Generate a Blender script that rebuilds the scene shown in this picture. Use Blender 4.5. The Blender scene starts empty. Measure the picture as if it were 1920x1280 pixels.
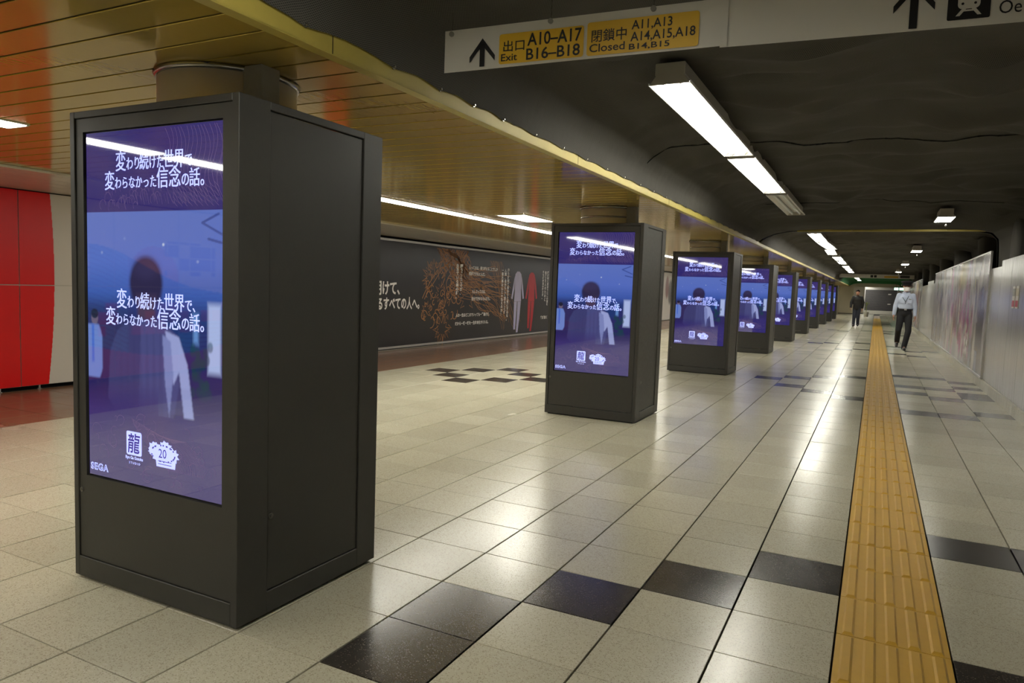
import bpy, bmesh, math, random
import numpy as np
from mathutils import Matrix, Vector, noise

random.seed(7)
rng = np.random.default_rng(11)
SC = bpy.context.scene
COL = SC.collection

# ------------------------------------------------------------------ camera
F_PX, PITCH, YAW, ROLL, CAM_H = 1339.8, math.radians(4.52), math.radians(-26.807), math.radians(2.0386), 1.34
fw = Vector((math.sin(YAW)*math.cos(PITCH), math.cos(YAW)*math.cos(PITCH), -math.sin(PITCH)))
r0 = Vector((math.cos(YAW), -math.sin(YAW), 0)); u0 = r0.cross(fw)
rt = r0*math.cos(ROLL) + u0*math.sin(ROLL)
up = -r0*math.sin(ROLL) + u0*math.cos(ROLL)
cam_d = bpy.data.cameras.new('camera'); cam = bpy.data.objects.new('camera', cam_d); COL.objects.link(cam)
cam_d.sensor_width = 36; cam_d.lens = F_PX/1920*36; cam_d.clip_start = .05; cam_d.clip_end = 200
M = Matrix((rt, up, -fw)).transposed().to_4x4(); M.translation = Vector((0, 0, CAM_H))
cam.matrix_world = M
SC.camera = cam

# ------------------------------------------------------------------ world, exposure
w = bpy.data.worlds.new('world'); SC.world = w; w.use_nodes = True
w.node_tree.nodes['Background'].inputs[0].default_value = (.02, .02, .022, 1)
w.node_tree.nodes['Background'].inputs[1].default_value = .3
SC.view_settings.view_transform = 'Standard'; SC.view_settings.look = 'None'
SC.view_settings.exposure = 0.0; SC.view_settings.gamma = 1; SC.view_settings.use_curve_mapping = False
TUBE = 38.0        # radiance of the fluorescent tubes
COVE = 27.0         # radiance of the long flush ceiling lights on the left
LAMP_COL = (1.0, .975, .87)

# ------------------------------------------------------------------ helpers
def srgb(r, g, b):
    f = lambda c: (c/255/12.92) if c/255 <= .04045 else ((c/255+.055)/1.055)**2.4
    return (f(r), f(g), f(b))

class NT:
    def __init__(s, name):
        s.m = bpy.data.materials.new(name); s.m.use_nodes = True
        s.t = s.m.node_tree; s.b = s.t.nodes['Principled BSDF']
    def n(s, typ, **kw):
        nd = s.t.nodes.new(typ)
        for k, v in kw.items(): setattr(nd, k, v)
        return nd
    def l(s, a, b): s.t.links.new(a, b)
    def val(s, x):
        return x
    def math(s, op, a, b=None, c=None):
        nd = s.n('ShaderNodeMath', operation=op)
        for i, v in enumerate((a, b, c)):
            if v is None: continue
            if isinstance(v, (int, float)): nd.inputs[i].default_value = v
            else: s.l(v, nd.inputs[i])
        return nd.outputs[0]
    def mix(s, fac, a, b):
        nd = s.n('ShaderNodeMix', data_type='RGBA')
        for i, v in ((0, fac), (6, a), (7, b)):
            if isinstance(v, (int, float)): nd.inputs[i].default_value = v
            elif isinstance(v, tuple): nd.inputs[i].default_value = (*v, 1)
            else: s.l(v, nd.inputs[i])
        return nd.outputs[2]
    def pos(s): return s.n('ShaderNodeNewGeometry').outputs['Position']
    def obj(s): return s.n('ShaderNodeTexCoord').outputs['Object']
    def noise(s, vec, scale, detail=2, rough=.5):
        nd = s.n('ShaderNodeTexNoise'); s.l(vec, nd.inputs['Vector'])
        nd.inputs['Scale'].default_value = scale; nd.inputs['Detail'].default_value = detail; nd.inputs['Roughness'].default_value = rough
        return nd.outputs[0]
    def ramp(s, fac, stops):
        nd = s.n('ShaderNodeValToRGB'); s.l(fac, nd.inputs[0]); e = nd.color_ramp.elements
        while len(e) < len(stops): e.new(.5)
        for k, (p, c) in enumerate(stops):
            e[k].position = p; e[k].color = (*c, 1) if isinstance(c, tuple) else (c, c, c, 1)
        return nd.outputs[0]
    def bump(s, h, strength, dist=.01):
        nd = s.n('ShaderNodeBump'); nd.inputs['Strength'].default_value = strength; nd.inputs['Distance'].default_value = dist
        s.l(h, nd.inputs['Height']); s.l(nd.outputs[0], s.b.inputs['Normal'])
    def set(s, base=None, rough=None, metal=None, spec=None, ior=None, coat=None):
        for k, v in (('Base Color', base), ('Roughness', rough), ('Metallic', metal), ('Specular IOR Level', spec), ('IOR', ior), ('Coat Weight', coat)):
            if v is None: continue
            i = s.b.inputs[k]
            if isinstance(v, tuple): i.default_value = (*v, 1)
            elif isinstance(v, (int, float)): i.default_value = v
            else: s.l(v, i)
        return s

def plain(name, col, rough=.5, metal=0., spec=.5, var=.12, scale=30.):
    n = NT(name)
    f = n.noise(n.obj(), scale, 3)
    d = tuple(c*(1-var) for c in col); h = tuple(min(1, c*(1+var)) for c in col)
    n.set(n.mix(f, d, h), rough, metal, spec)
    return n.m

def emit(name, col, strength, rough=.3):
    n = NT(name); n.set(tuple(min(.8, c) for c in col), rough)
    n.b.inputs['Emission Color'].default_value = (*col, 1); n.b.inputs['Emission Strength'].default_value = strength
    return n.m

def printed(name, rough=.3, emission=0., spec=.5, ior=1.5, wob=0.):
    """flat print / screen: colours come from the mesh's colour attribute"""
    n = NT(name); a = n.n('ShaderNodeAttribute', attribute_name='Col')
    if emission:
        n.set((.004, .004, .006), rough, 0, spec, ior); n.l(a.outputs['Color'], n.b.inputs['Emission Color']); n.b.inputs['Emission Strength'].default_value = emission
    else:
        n.set(a.outputs['Color'], rough, 0, spec, ior)
    if wob:
        mp = n.n('ShaderNodeMapping'); mp.inputs['Scale'].default_value = (1, 6, .35); n.l(n.pos(), mp.inputs[0])
        n.bump(n.noise(mp.outputs[0], 1.6, 2), wob, .03)
    return n.m

def link(name, mesh, mat=None, parent=None, loc=None, rotz=0):
    o = bpy.data.objects.new(name, mesh); COL.objects.link(o)
    if mat is not None and mesh is not None and not mesh.materials: mesh.materials.append(mat)
    if parent is not None: o.parent = parent
    if loc is not None: o.location = loc
    if rotz: o.rotation_euler = (0, 0, rotz)
    return o

def tag(o, label=None, cat=None, group=None, kind=None):
    for k, v in (('label', label), ('category', cat), ('group', group), ('kind', kind)):
        if v: o[k] = v
    return o

def thing(name, loc, label, cat, group=None, rotz=0):
    o = bpy.data.objects.new(name, None); COL.objects.link(o); o.location = loc; o.rotation_euler = (0, 0, rotz)
    o.empty_display_size = .1
    return tag(o, label, cat, group)

class MB:
    def __init__(s): s.v = []; s.f = []
    def add(s, v, f):
        k = len(s.v); s.v += [tuple(p) for p in v]; s.f += [tuple(i+k for i in q) for q in f]; return s
    def box(s, x0, x1, y0, y1, z0, z1):
        return s.add([(x0,y0,z0),(x1,y0,z0),(x1,y1,z0),(x0,y1,z0),(x0,y0,z1),(x1,y0,z1),(x1,y1,z1),(x0,y1,z1)],
                     [(3,2,1,0),(4,5,6,7),(0,1,5,4),(1,2,6,5),(2,3,7,6),(3,0,4,7)])
    def quad(s, a, b, c, d): return s.add([a,b,c,d], [(0,1,2,3)])
    def cyl(s, p0, p1, r0, r1=None, seg=16, caps=True):
        r1 = r0 if r1 is None else r1
        p0 = Vector(p0); p1 = Vector(p1); d = (p1-p0).normalized()
        a = d.orthogonal().normalized(); b = d.cross(a)
        vs = []
        for p, r in ((p0, r0), (p1, r1)):
            for k in range(seg):
                t = 2*math.pi*k/seg; vs.append(p + a*(r*math.cos(t)) + b*(r*math.sin(t)))
        fs = [(k, (k+1) % seg, seg+(k+1) % seg, seg+k) for k in range(seg)]
        if caps: fs += [tuple(range(seg-1, -1, -1)), tuple(range(seg, 2*seg))]
        return s.add(vs, fs)
    def ball(s, c, rx, ry, rz, nu=16, nv=10, rot=None):
        vs = []; fs = []
        for j in range(nv+1):
            ph = math.pi*j/nv
            for k in range(nu):
                t = 2*math.pi*k/nu
                v = Vector((rx*math.sin(ph)*math.cos(t), ry*math.sin(ph)*math.sin(t), rz*math.cos(ph)))
                if rot is not None: v = rot @ v
                vs.append(v + Vector(c))
        for j in range(nv):
            for k in range(nu):
                fs.append((j*nu+k, (j+1)*nu+k, (j+1)*nu+(k+1) % nu, j*nu+(k+1) % nu))
        return s.add(vs, fs)
    def limb(s, p0, ra, p1, rb, seg=12):
        """tapered capsule"""
        p0 = Vector(p0); p1 = Vector(p1)
        s.cyl(p0, p1, ra, rb, seg); s.ball(p0, ra, ra, ra, seg, 8); s.ball(p1, rb, rb, rb, seg, 8); return s
    def ribbon(s, pts, wd, plane='xz', off=0.):
        """flat stroke along 2d points in the xz (facing -y) or yz (facing +x) plane"""
        n = len(pts); vs = []
        for i in range(n):
            a = Vector(pts[max(0, i-1)]); b = Vector(pts[min(n-1, i+1)]); d = (b-a)
            if d.length < 1e-9: d = Vector((1, 0))
            d.normalize(); q = Vector((-d.y, d.x))*wd/2; p = Vector(pts[i])
            for e in (p+q, p-q):
                vs.append((e.x, off, e.y) if plane == 'xz' else (off, e.x, e.y))
        return s.add(vs, [(2*i, 2*i+1, 2*i+3, 2*i+2) for i in range(n-1)])
    def poly(s, pts, plane='xz', off=0.):
        vs = [(a, off, b) if plane == 'xz' else (off, a, b) for a, b in pts]
        return s.add(vs, [tuple(range(len(vs)))])
    def mesh(s, name, mat=None, smooth=False, bevel=0):
        m = bpy.data.meshes.new(name); m.from_pydata(s.v, [], s.f)
        if bevel:
            bm = bmesh.new(); bm.from_mesh(m)
            bmesh.ops.bevel(bm, geom=list(bm.edges), offset=bevel, segments=1, affect='EDGES', clamp_overlap=True)
            bm.to_mesh(m); bm.free()
        m.update()
        if smooth: m.polygons.foreach_set('use_smooth', [True]*len(m.polygons))
        if mat is not None: m.materials.append(mat)
        return m
    def build(s, name, mat, parent=None, loc=None, rotz=0, smooth=False, bevel=0):
        return link(name, s.mesh(name, mat, smooth, bevel), None, parent, loc, rotz)

def grid_mesh(name, P, mat, col=None, smooth=True):
    """P: (H,W,3) array of vertices; col: (H,W,3) linear colours"""
    H, W = P.shape[:2]
    m = bpy.data.meshes.new(name); m.vertices.add(H*W); m.vertices.foreach_set('co', P.reshape(-1).astype(np.float32))
    i = np.arange(H*W).reshape(H, W)
    q = np.stack([i[:-1, :-1], i[:-1, 1:], i[1:, 1:], i[1:, :-1]], -1).reshape(-1, 4)
    m.loops.add(q.size); m.loops.foreach_set('vertex_index', q.reshape(-1).astype(np.int32))
    m.polygons.add(len(q)); m.polygons.foreach_set('loop_start', np.arange(0, q.size, 4, dtype=np.int32))
    m.update(calc_edges=True)
    m.polygons.foreach_set('use_smooth', [smooth]*len(q))
    if col is not None:
        a = m.color_attributes.new('Col', 'FLOAT_COLOR', 'POINT')
        c = np.ones((H*W, 4), np.float32); c[:, :3] = col.reshape(-1, 3); a.data.foreach_set('color', c.reshape(-1))
    m.materials.append(mat); return m

# --- text (the built-in font with its fallback for kanji and kana) -> flat meshes
_txt = {}
def glyphs(body, bold=0., shear=0., line=1., space=1.):
    key = (body, bold, shear, line, space)
    if key not in _txt:
        c = bpy.data.curves.new('lettering', 'FONT'); c.body = body; c.offset = bold; c.shear = shear; c.resolution_u = 3
        c.space_line = line; c.space_character = space
        o = bpy.data.objects.new('lettering', c); COL.objects.link(o); bpy.context.view_layer.update()
        m = bpy.data.meshes.new_from_object(o.evaluated_get(bpy.context.evaluated_depsgraph_get()))
        v = np.empty(len(m.vertices)*3, np.float32); m.vertices.foreach_get('co', v)
        _txt[key] = (v.reshape(-1, 3)[:, :2].copy(), [tuple(p.vertices) for p in m.polygons])
        bpy.data.objects.remove(o); bpy.data.curves.remove(c); bpy.data.meshes.remove(m)
    return _txt[key]

def fit_text(mb, body, x0, x1, z0, z1, plane='xz', off=0., **kw):
    """set the text exactly into the box x0..x1, z0..z1"""
    v, f = glyphs(body, **kw); lo = v.min(0); hi = v.max(0)
    a = x0+(v[:, 0]-lo[0])/(hi[0]-lo[0])*(x1-x0); b = z0+(v[:, 1]-lo[1])/(hi[1]-lo[1])*(z1-z0)
    mb.add([(p, off, q) if plane == 'xz' else (off, p, q) for p, q in zip(a.tolist(), b.tolist())], f)

def runs_text(mb, runs, x0, x1, base, size, plane='xz', off=0., bold=.02):
    """a line of runs with different sizes: (text, relative size), squeezed to x0..x1"""
    items = []; x = 0
    for t, k in runs:
        v, f = glyphs(t, bold=bold)
        for dx in (-.016, 0, .016): items.append((v*np.array([k*.8, k]) + np.array([x+dx, 0]), f))
        x += (v[:, 0].max()+.03)*k*.8
    lo = items[0][0][:, 0].min(); s = (x1-x0)/(x-lo)
    for v, f in items:
        a = x0+(v[:, 0]-lo)*s; b = base+v[:, 1]*size
        mb.add([(p, off, q) if plane == 'xz' else (off, p, q) for p, q in zip(a.tolist(), b.tolist())], f)

# --- painting into an array (prints and screen pictures only)
class Canvas:
    def __init__(s, W, H, col):
        s.W, s.H = W, H; s.c = np.tile(np.array(col, np.float64), (H, W, 1))
        s.u, s.v = np.meshgrid(np.linspace(0, 1, W), np.linspace(0, 1, H))
    def blend(s, a, col):
        a = np.clip(a, 0, 1)[..., None]; s.c = s.c*(1-a) + np.array(col)*a
    def soft(s, d, e): return np.clip(.5-d/e, 0, 1)
    def ell(s, cx, cy, rx, ry, col, e=.05, al=1.):
        d = np.sqrt(((s.u-cx)/rx)**2+((s.v-cy)/ry)**2)-1; s.blend(s.soft(d, e)*al, col)
    def rect(s, x0, x1, y0, y1, col, e=.006, al=1.):
        d = np.maximum(np.maximum(x0-s.u, s.u-x1), np.maximum(y0-s.v, s.v-y1)); s.blend(s.soft(d, e)*al, col)
    def poly(s, pts, col, al=1.):
        ins = np.zeros_like(s.u, bool); n = len(pts)
        for i in range(n):
            (x0, y0), (x1, y1) = pts[i], pts[(i+1) % n]
            if y0 == y1: continue
            t = (s.v > min(y0, y1)) & (s.v <= max(y0, y1))
            ins ^= t & (s.u < x0+(s.v-y0)*(x1-x0)/(y1-y0))
        a = ins.astype(float); k = np.pad(a, 1, mode='edge')
        a = sum(k[i:i+s.H, j:j+s.W] for i in range(3) for j in range(3))/9
        s.blend(a*al, col)

# ------------------------------------------------------------------ materials
def terrazzo(name, base, dark, light, rough, bumpk=.05):
    n = NT(name); P = n.pos()
    v = n.n('ShaderNodeTexVoronoi', feature='F1'); v.inputs['Scale'].default_value = 165; n.l(P, v.inputs['Vector'])
    sep = n.n('ShaderNodeSeparateColor'); n.l(v.outputs['Color'], sep.inputs[0])
    near = n.math('LESS_THAN', v.outputs['Distance'], .42)
    a = n.math('MULTIPLY', n.math('GREATER_THAN', sep.outputs[0], .62), near)
    b = n.math('MULTIPLY', n.math('LESS_THAN', sep.outputs[0], .22), near)
    # one shade per tile
    mp = n.n('ShaderNodeVectorMath', operation='MULTIPLY_ADD'); n.l(P, mp.inputs[0]); mp.inputs[1].default_value = (2.5, 2.5, 0); mp.inputs[2].default_value = (.1374, -5.6596, .5)
    fl = n.n('ShaderNodeVectorMath', operation='FLOOR'); n.l(mp.outputs[0], fl.inputs[0])
    wn = n.n('ShaderNodeTexWhiteNoise', noise_dimensions='3D'); n.l(fl.outputs[0], wn.inputs[0])
    sh = n.math('MULTIPLY_ADD', wn.outputs[0], .16, .92)
    c = n.mix(n.math('MULTIPLY', a, .55), base, dark); c = n.mix(n.math('MULTIPLY', b, .5), c, light)
    mul = n.n('ShaderNodeVectorMath', operation='SCALE'); n.l(c, mul.inputs[0]); n.l(sh, mul.inputs['Scale'])
    cloud = n.noise(P, 1.3, 3)
    n.set(mul.outputs[0], n.math('MULTIPLY_ADD', cloud, .16, rough-.08), 0, .5)
    n.bump(n.noise(P, 24, 2), bumpk, .004)
    return n.m
M_TILE = terrazzo('terrazzo_light', srgb(186, 181, 160), srgb(126, 116, 94), srgb(208, 204, 190), .235)
M_DARK = terrazzo('terrazzo_dark', srgb(50, 45, 40), srgb(34, 30, 27), srgb(112, 104, 94), .21)
M_BROWN = terrazzo('terrazzo_brown', srgb(128, 96, 74), srgb(106, 78, 58), srgb(148, 116, 92), .24)
M_GROUT = plain('grout', srgb(30, 27, 25), .9)
M_YEL = plain('tactile_yellow', srgb(190, 148, 46), .42, var=.06, scale=18)
M_PINK = plain('tactile_faded', srgb(196, 176, 160), .45)
def slat_mat():
    n = NT('gold_slat'); P = n.pos()
    f = n.noise(P, .8, 2)
    n.set(n.mix(f, srgb(186, 160, 70), srgb(202, 176, 84)), .13, .45, .5)
    mp = n.n('ShaderNodeMapping'); mp.inputs['Scale'].default_value = (6, 1, 1); n.l(P, mp.inputs[0])
    n.bump(n.noise(mp.outputs[0], 5, 2), .04, .01); return n.m
M_GOLD = slat_mat()
M_RAIL = plain('yellow_rail', srgb(176, 160, 76), .5, .1, var=.1, scale=12)
M_SOFFIT = plain('soffit_white', srgb(196, 192, 178), .22, .1, var=.05)
M_BLACK = plain('shadow_black', srgb(14, 14, 14), .7)
M_WALL = plain('wall_grey', srgb(120, 116, 108), .7)
def kiosk_mat():
    n = NT('kiosk_laminate'); O = n.obj()
    f = n.noise(O, 26, 4, .6)
    n.set(n.mix(f, srgb(42, 41, 38), srgb(54, 53, 48)), n.math('MULTIPLY_ADD', f, .2, .38), 0, .45)
    n.bump(n.noise(O, 90, 2), .08, .003); return n.m
M_KIOSK = kiosk_mat()
M_LOCK = plain('lock_steel', srgb(110, 108, 104), .3, .9)
M_BEZEL = plain('bezel_black', srgb(8, 8, 10), .3)
M_SCREEN = printed('kiosk_screen', .03, .70, .5, 2.4)
M_SCRTXT = emit('screen_lettering', srgb(176, 186, 255), 1.0, .05)
M_SCRINK = emit('screen_ink', srgb(52, 42, 120), 1.0, .05)
M_SCRLINE = emit('screen_line', srgb(98, 82, 110), .9, .05)
M_COLUMN = plain('column_paint', srgb(226, 216, 200), .35, 0., var=.06, scale=4)
M_STEEL = plain('brushed_steel', srgb(176, 174, 168), .25, .85, var=.06)
M_DUCT = plain('duct_grey', srgb(138, 136, 126), .5)
M_HOUSING = plain('lamp_housing', srgb(186, 182, 170), .45, .1, var=.05)
M_REFL = plain('lamp_reflector', srgb(240, 240, 236), .35, var=.02)
M_TUBE = emit('fluorescent_tube', LAMP_COL, TUBE)
M_TUBEOFF = plain('fluorescent_tube_off', srgb(205, 205, 198), .3, var=.03)
M_DIFF = emit('ceiling_light_diffuser', LAMP_COL, COVE)
def net_mat(name, c0, c1, pitch=.009):
    n = NT(name); uv = n.n('ShaderNodeUVMap'); sp = n.n('ShaderNodeSeparateXYZ'); n.l(uv.outputs[0], sp.inputs[0])
    k = 2*math.pi/pitch
    sx = n.math('SINE', n.math('MULTIPLY', sp.outputs[0], k)); sy = n.math('SINE', n.math('MULTIPLY', sp.outputs[1], k*.58))
    h = n.math('MULTIPLY', sx, sy)
    big = n.noise(uv.outputs[0], 1.2, 3)
    hole = n.ramp(n.math('MULTIPLY_ADD', h, .5, .5), [(.55, 0.), (.8, 1.)])
    base = n.mix(big, c0, c1)
    n.set(n.mix(n.math('MULTIPLY', hole, .8), base, (.004, .004, .004)), .85, 0, .2)
    n.bump(n.noise(uv.outputs[0], 6, 3), .25, .03); return n.m
M_NET = net_mat('netting_grey', srgb(76, 74, 69), srgb(92, 90, 84))
M_NETG = net_mat('netting_green', srgb(24, 92, 44), srgb(36, 116, 58))
M_THREAD = plain('thread_black', srgb(16, 15, 14), .9)
M_SHEET = plain('vinyl_sheet', srgb(214, 210, 200), .4, var=.03, scale=5)
M_INK = plain('sign_ink', srgb(24, 22, 22), .5, var=.02)
M_SIGNY = plain('sign_yellow', srgb(226, 180, 40), .45, var=.03)
def hoard_mat():
    n = NT('hoarding_white'); mp = n.n('ShaderNodeMapping'); mp.inputs['Scale'].default_value = (1, 5, .3); n.l(n.pos(), mp.inputs[0])
    f = n.noise(mp.outputs[0], 2.2, 3)
    n.set(n.mix(f, srgb(180, 179, 178), srgb(200, 199, 197)), .17, 0, .5)
    n.bump(f, .35, .02); return n.m
M_HOARD = hoard_mat()
M_FRAME = plain('aluminium', srgb(200, 198, 194), .3, .7, var=.05)
M_PRINT = printed('poster_print', .2, 0, .5, 1.5, wob=.3)
M_MURAL = printed('mural_print', .3, 0, .4)
M_ADBLACK = plain('ad_black', srgb(34, 32, 33), .3, var=.25, scale=3)
M_ADTXT = plain('ad_white_lettering', srgb(246, 244, 240), .35, var=.02)
M_ADGOLD = plain('ad_gold_line', srgb(186, 128, 74), .4, var=.2, scale=1.3)
M_LAV = plain('ad_lavender', srgb(186, 182, 216), .4, var=.12, scale=4)
M_RED = plain('ad_red', srgb(186, 26, 42), .4, var=.15, scale=4)
M_SKIN = plain('skin', srgb(176, 128, 104), .5, var=.05)
M_SHIRT = plain('shirt_pale_blue', srgb(186, 196, 216), .75, var=.05, scale=14)
M_TROUS = plain('cloth_black', srgb(20, 20, 24), .8)
M_JEANS = plain('jeans_dark', srgb(34, 38, 50), .8)
M_JACKET = plain('jacket_black', srgb(15, 15, 16), .7)
M_SHOE = plain('shoe_black', srgb(14, 13, 13), .4)
M_MASK = plain('mask_white', srgb(222, 220, 214), .8, var=.03)
M_HAIR = plain('hair_black', srgb(12, 10, 9), .9, 0, .1)
M_EYE = plain('eye_dark', srgb(20, 16, 14), .3)
M_CREAM = plain('cream_panel', srgb(206, 196, 172), .5, var=.04, scale=3)
M_SHUT = plain('shutter_steel', srgb(74, 72, 74), .45, .3, var=.15, scale=2)
M_EXIT = emit('exit_sign_lit', (.55, 1.0, .78), 2.6)
M_LEAF = plain('leaf', srgb(120, 132, 40), .5)

# ------------------------------------------------------------------ constants of the place
X0, Y0, T = -.055, 2.264, .4           # tile grid: a joint at X0, a joint at Y0, tile size
ZC = 2.18                              # gold slat ceiling
XE = -1.87                             # its right edge
XWL = -8.25                            # boards on the left wall
XWR = 1.56                             # hoarding on the right
YB, YF = -10.0, 62.0                   # back and far end
KX, KY, KD, KW, KDEP, KH = -2.5555, 1.867, 4.985, .985, .83, 1.99

def project(X, Y, Z=0.):
    v = Vector((X, Y, Z-CAM_H)); d = v.dot(fw)
    return (960+F_PX*v.dot(rt)/d, 640-F_PX*v.dot(up)/d, d)

# ------------------------------------------------------------------ floor
floor = MB().box(-8.5, 2.4, YB, YF+8, -.25, -.016).build('floor', M_GROUT); tag(floor, kind='structure')
DARKSET = {(-4,-1),(-4,0),(-3,1),(-2,2),(-1,3),(1,5),(2,5),(1,1),
 (-15,17),(-14,18),(-13,19),(-14,16),(-12,18),(-13,15),(-12,16),(-11,17),
 (-4,24),(-3,25),(-3,22),(-2,21),(-1,20),(-1,27),(-2,26),
 (1,18),(2,18),(3,19),(1,23),(2,22),(3,24),(1,25),(2,25),(1,29),(2,29),(3,28),(3,26),(3,23),
 (-4,49),(-3,50),(-1,52),(-1,45),(1,43),(2,42),(2,46),(3,47),(1,50),(-2,44),(-4,72),(-3,71),(-1,74),(1,70),(2,68),(1,76),(-2,95),(1,98)}
def tile_mesh(name, mat, s=T-.0045, c=.0012, h=.014):
    a = s/2-c; b = s/2; vs = []
    for q, z in ((a, 0), (b, -c), (b, -h)):
        e = q-.0015; vs += [(-e,-q,z),(e,-q,z),(e,q,z),(-e,q,z)]
    fs = [(0,1,2,3)]
    for k in range(4):
        n = (k+1) % 4; fs += [(k, 4+k, 4+n, n), (4+k, 8+k, 8+n, 4+n)]
    return MB().add(vs, fs)
tmb = tile_mesh('tile', None); me_l = tmb.mesh('tile', M_TILE); me_d = tmb.mesh('tile', M_DARK)
cells = []
for c in range(-16, 4):
    if c == 0: continue
    for r in range(-31, 155):
        x, y = X0+(c+.5)*T, Y0+(r+.5)*T
        pts = [project(X0+(c+i)*T, Y0+(r+j)*T) for i, j in ((0,0),(1,0),(1,1),(0,1))]
        area = 0
        if min(p[2] for p in pts) > .3:
            area = abs(sum(pts[k][0]*pts[(k+1) % 4][1]-pts[(k+1) % 4][0]*pts[k][1] for k in range(4)))/2
            cx = sum(p[0] for p in pts)/4; cy = sum(p[1] for p in pts)/4
            if not (-60 < cx < 1980 and 0 < cy < 1340): area = 0
            i = round((y-KY-.4)/KD)
            if 0 <= i < 10 and abs(x-KX) < .3 and KY+i*KD+.15 < y < KY+i*KD+.7: area = 0
        cells.append((area, c, r, x, y))
cells.sort(reverse=True)
for a, c, r, x, y in cells[:300]:
    o = link('floor_tile', me_d if (c, r) in DARKSET else me_l, None, floor, (x, y, random.uniform(-.0006, .0004)))
for nm, mat, pick in (('far_floor_tiles', M_TILE, False), ('far_dark_floor_tiles', M_DARK, True)):
    mb = MB()
    for a, c, r, x, y in cells[300:]:
        if ((c, r) in DARKSET) == pick:
            mb.add([(p[0]+x, p[1]+y, p[2]) for p in tmb.v], tmb.f)
    tag(mb.build(nm, mat, floor), kind='stuff')
mb = MB(); xb = X0-16*T
for r in range(-31, 155):
    for c in range(5):
        x1 = xb-c*.36; y = Y0+(r+.5)*T
        mb.box(x1-.356, x1-.003, y-.198, y+.198, -.014, -.0005)
tag(mb.build('brown_border_tiles', M_BROWN, floor), kind='stuff')
# narrow gutter strip along the right hoarding
g = MB().box(X0+4*T+.004, 2.3, YB, YF, -.014, -.001).build('gutter_strip', M_TILE, floor)
mb = MB()
for k in range(240): mb.box(XWR-.035, XWR-.005, -2+k*.2+.004, -2+(k+1)*.2-.004, 0, .14)
base_tiles = mb.mesh('base_tiles', M_TILE)

# tactile guide strip
strip = thing('tactile_strip', (X0, 0, 0), 'long yellow tactile paving strip with raised bars running down the floor', 'tactile paving')
bb = MB().box(.004, T-.004, -T/2+.002, T/2-.002, -.014, .001)
for k in range(5):
    xc = .045+k*.0775; y0, y1 = -T/2+.006, T/2-.012
    vs = []
    for hw, z, e in ((.022, .001, 0), (.0135, .0082, .014)):
        vs += [(xc-hw, y0+e, z), (xc+hw, y0+e, z), (xc+hw, y1-e, z), (xc-hw, y1-e, z)]
    bb.add(vs, [(4,5,6,7),(0,1,5,4),(1,2,6,5),(2,3,7,6),(3,0,4,7)])
me_t = bb.mesh('tactile_block', M_YEL); me_tp = bb.mesh('tactile_block', M_PINK)
for r in range(-8, 145):
    link('tactile_block', me_t if r < 124 else me_tp, None, strip, (0, Y0+(r+.5)*T, random.uniform(-.0006, .0006)))

# ------------------------------------------------------------------ gold slat ceiling on the left
ceiling = MB().box(-8.5, XE-.02, YB, YF, ZC+.05, ZC+.14).build('ceiling', M_BLACK); tag(ceiling, kind='structure')
SL = .168; XS0 = -6.46
sm = MB().box(XS0, XE-.012, -SL/2+.006, SL/2-.006, ZC, ZC+.006).mesh('slat', M_GOLD, bevel=.0012)
for k in range(0, 110): link('ceiling_slat', sm, None, ceiling, (0, -1.0+(k+.5)*SL, 0))
mb = MB()
for k in range(110, 376): mb.box(XS0, XE-.012, -1+k*SL+.004, -1+(k+1)*SL-.004, ZC, ZC+.012)
for k in range(-54, 0): mb.box(XS0, XE-.012, -1+k*SL+.004, -1+(k+1)*SL-.004, ZC, ZC+.012)
tag(mb.build('far_ceiling_slats', M_GOLD, ceiling), kind='stuff')
for k in range(6):
    a = XS0-.006-k*.3
    link('soffit_slat', MB().box(a-.294, a, YB, YF, ZC-.004, ZC+.02).mesh('soffit_slat', M_SOFFIT), None, ceiling)
MB().box(XS0-.03, XS0, YB, YF, ZC-.022, ZC-.004).build('soffit_edge', M_SOFFIT, ceiling)
# yellow metal edge rail
rail = MB().box(XE-.012, XE, YB, YF, ZC-.004, ZC+.11).box(XE-.05, XE, YB, YF, ZC-.008, ZC-.002).build('trim_1', M_RAIL); tag(rail, kind='structure')
bm_ = MB().cyl((0, 0, 0), (.006, 0, 0), .011, .011, 12).cyl((.006, 0, 0), (.014, 0, 0), .006, .005, 8).mesh('bolt', M_STEEL)
BOLTS = [1.45, 1.98, 2.5, 2.86, 3.17, 3.49] + [3.9+.42*k for k in range(22)]
for y in BOLTS: link('bolt', bm_, None, rail, (XE+.002, y, ZC+.052))
for y in (2.13, 4.6, 7.0, 9.5): MB().box(XE-.001, XE+.0015, y-.0015, y+.0015, ZC-.004, ZC+.1).build('joint', M_BLACK, rail)

# long flush ceiling lights
def cove(y0, y1, label, x0=-4.72, x1=-4.53, lit=True):
    t = thing('ceiling_light', ((x0+x1)/2, y0, ZC), label, 'ceiling light', 'flush ceiling lights'); h = (x1-x0)/2; L = y1-y0
    mb = MB().box(-h-.02, -h, -.01, L+.01, -.006, 0).box(h, h+.02, -.01, L+.01, -.006, 0).box(-h, h, -.012, 0, -.010, 0).box(-h, h, L, L+.012, -.010, 0)
    mb.build('light_frame', M_HOUSING, t)
    MB().box(-h, h, 0, L, -.009, -.001).build('diffuser', M_DIFF if lit else M_TUBEOFF, t)
ORD = ['first', 'second', 'third', 'fourth', 'fifth', 'sixth', 'seventh', 'eighth', 'ninth', 'tenth', 'eleventh', 'twelfth', 'thirteenth', 'fourteenth', 'fifteenth', 'sixteenth', 'seventeenth', 'eighteenth']
cove(.32, 2.52, 'flush white ceiling light cut off by the left edge above the red wall')
cove(-1.98, .22, 'flush ceiling light behind the viewer reflected in the nearest screen')
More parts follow.
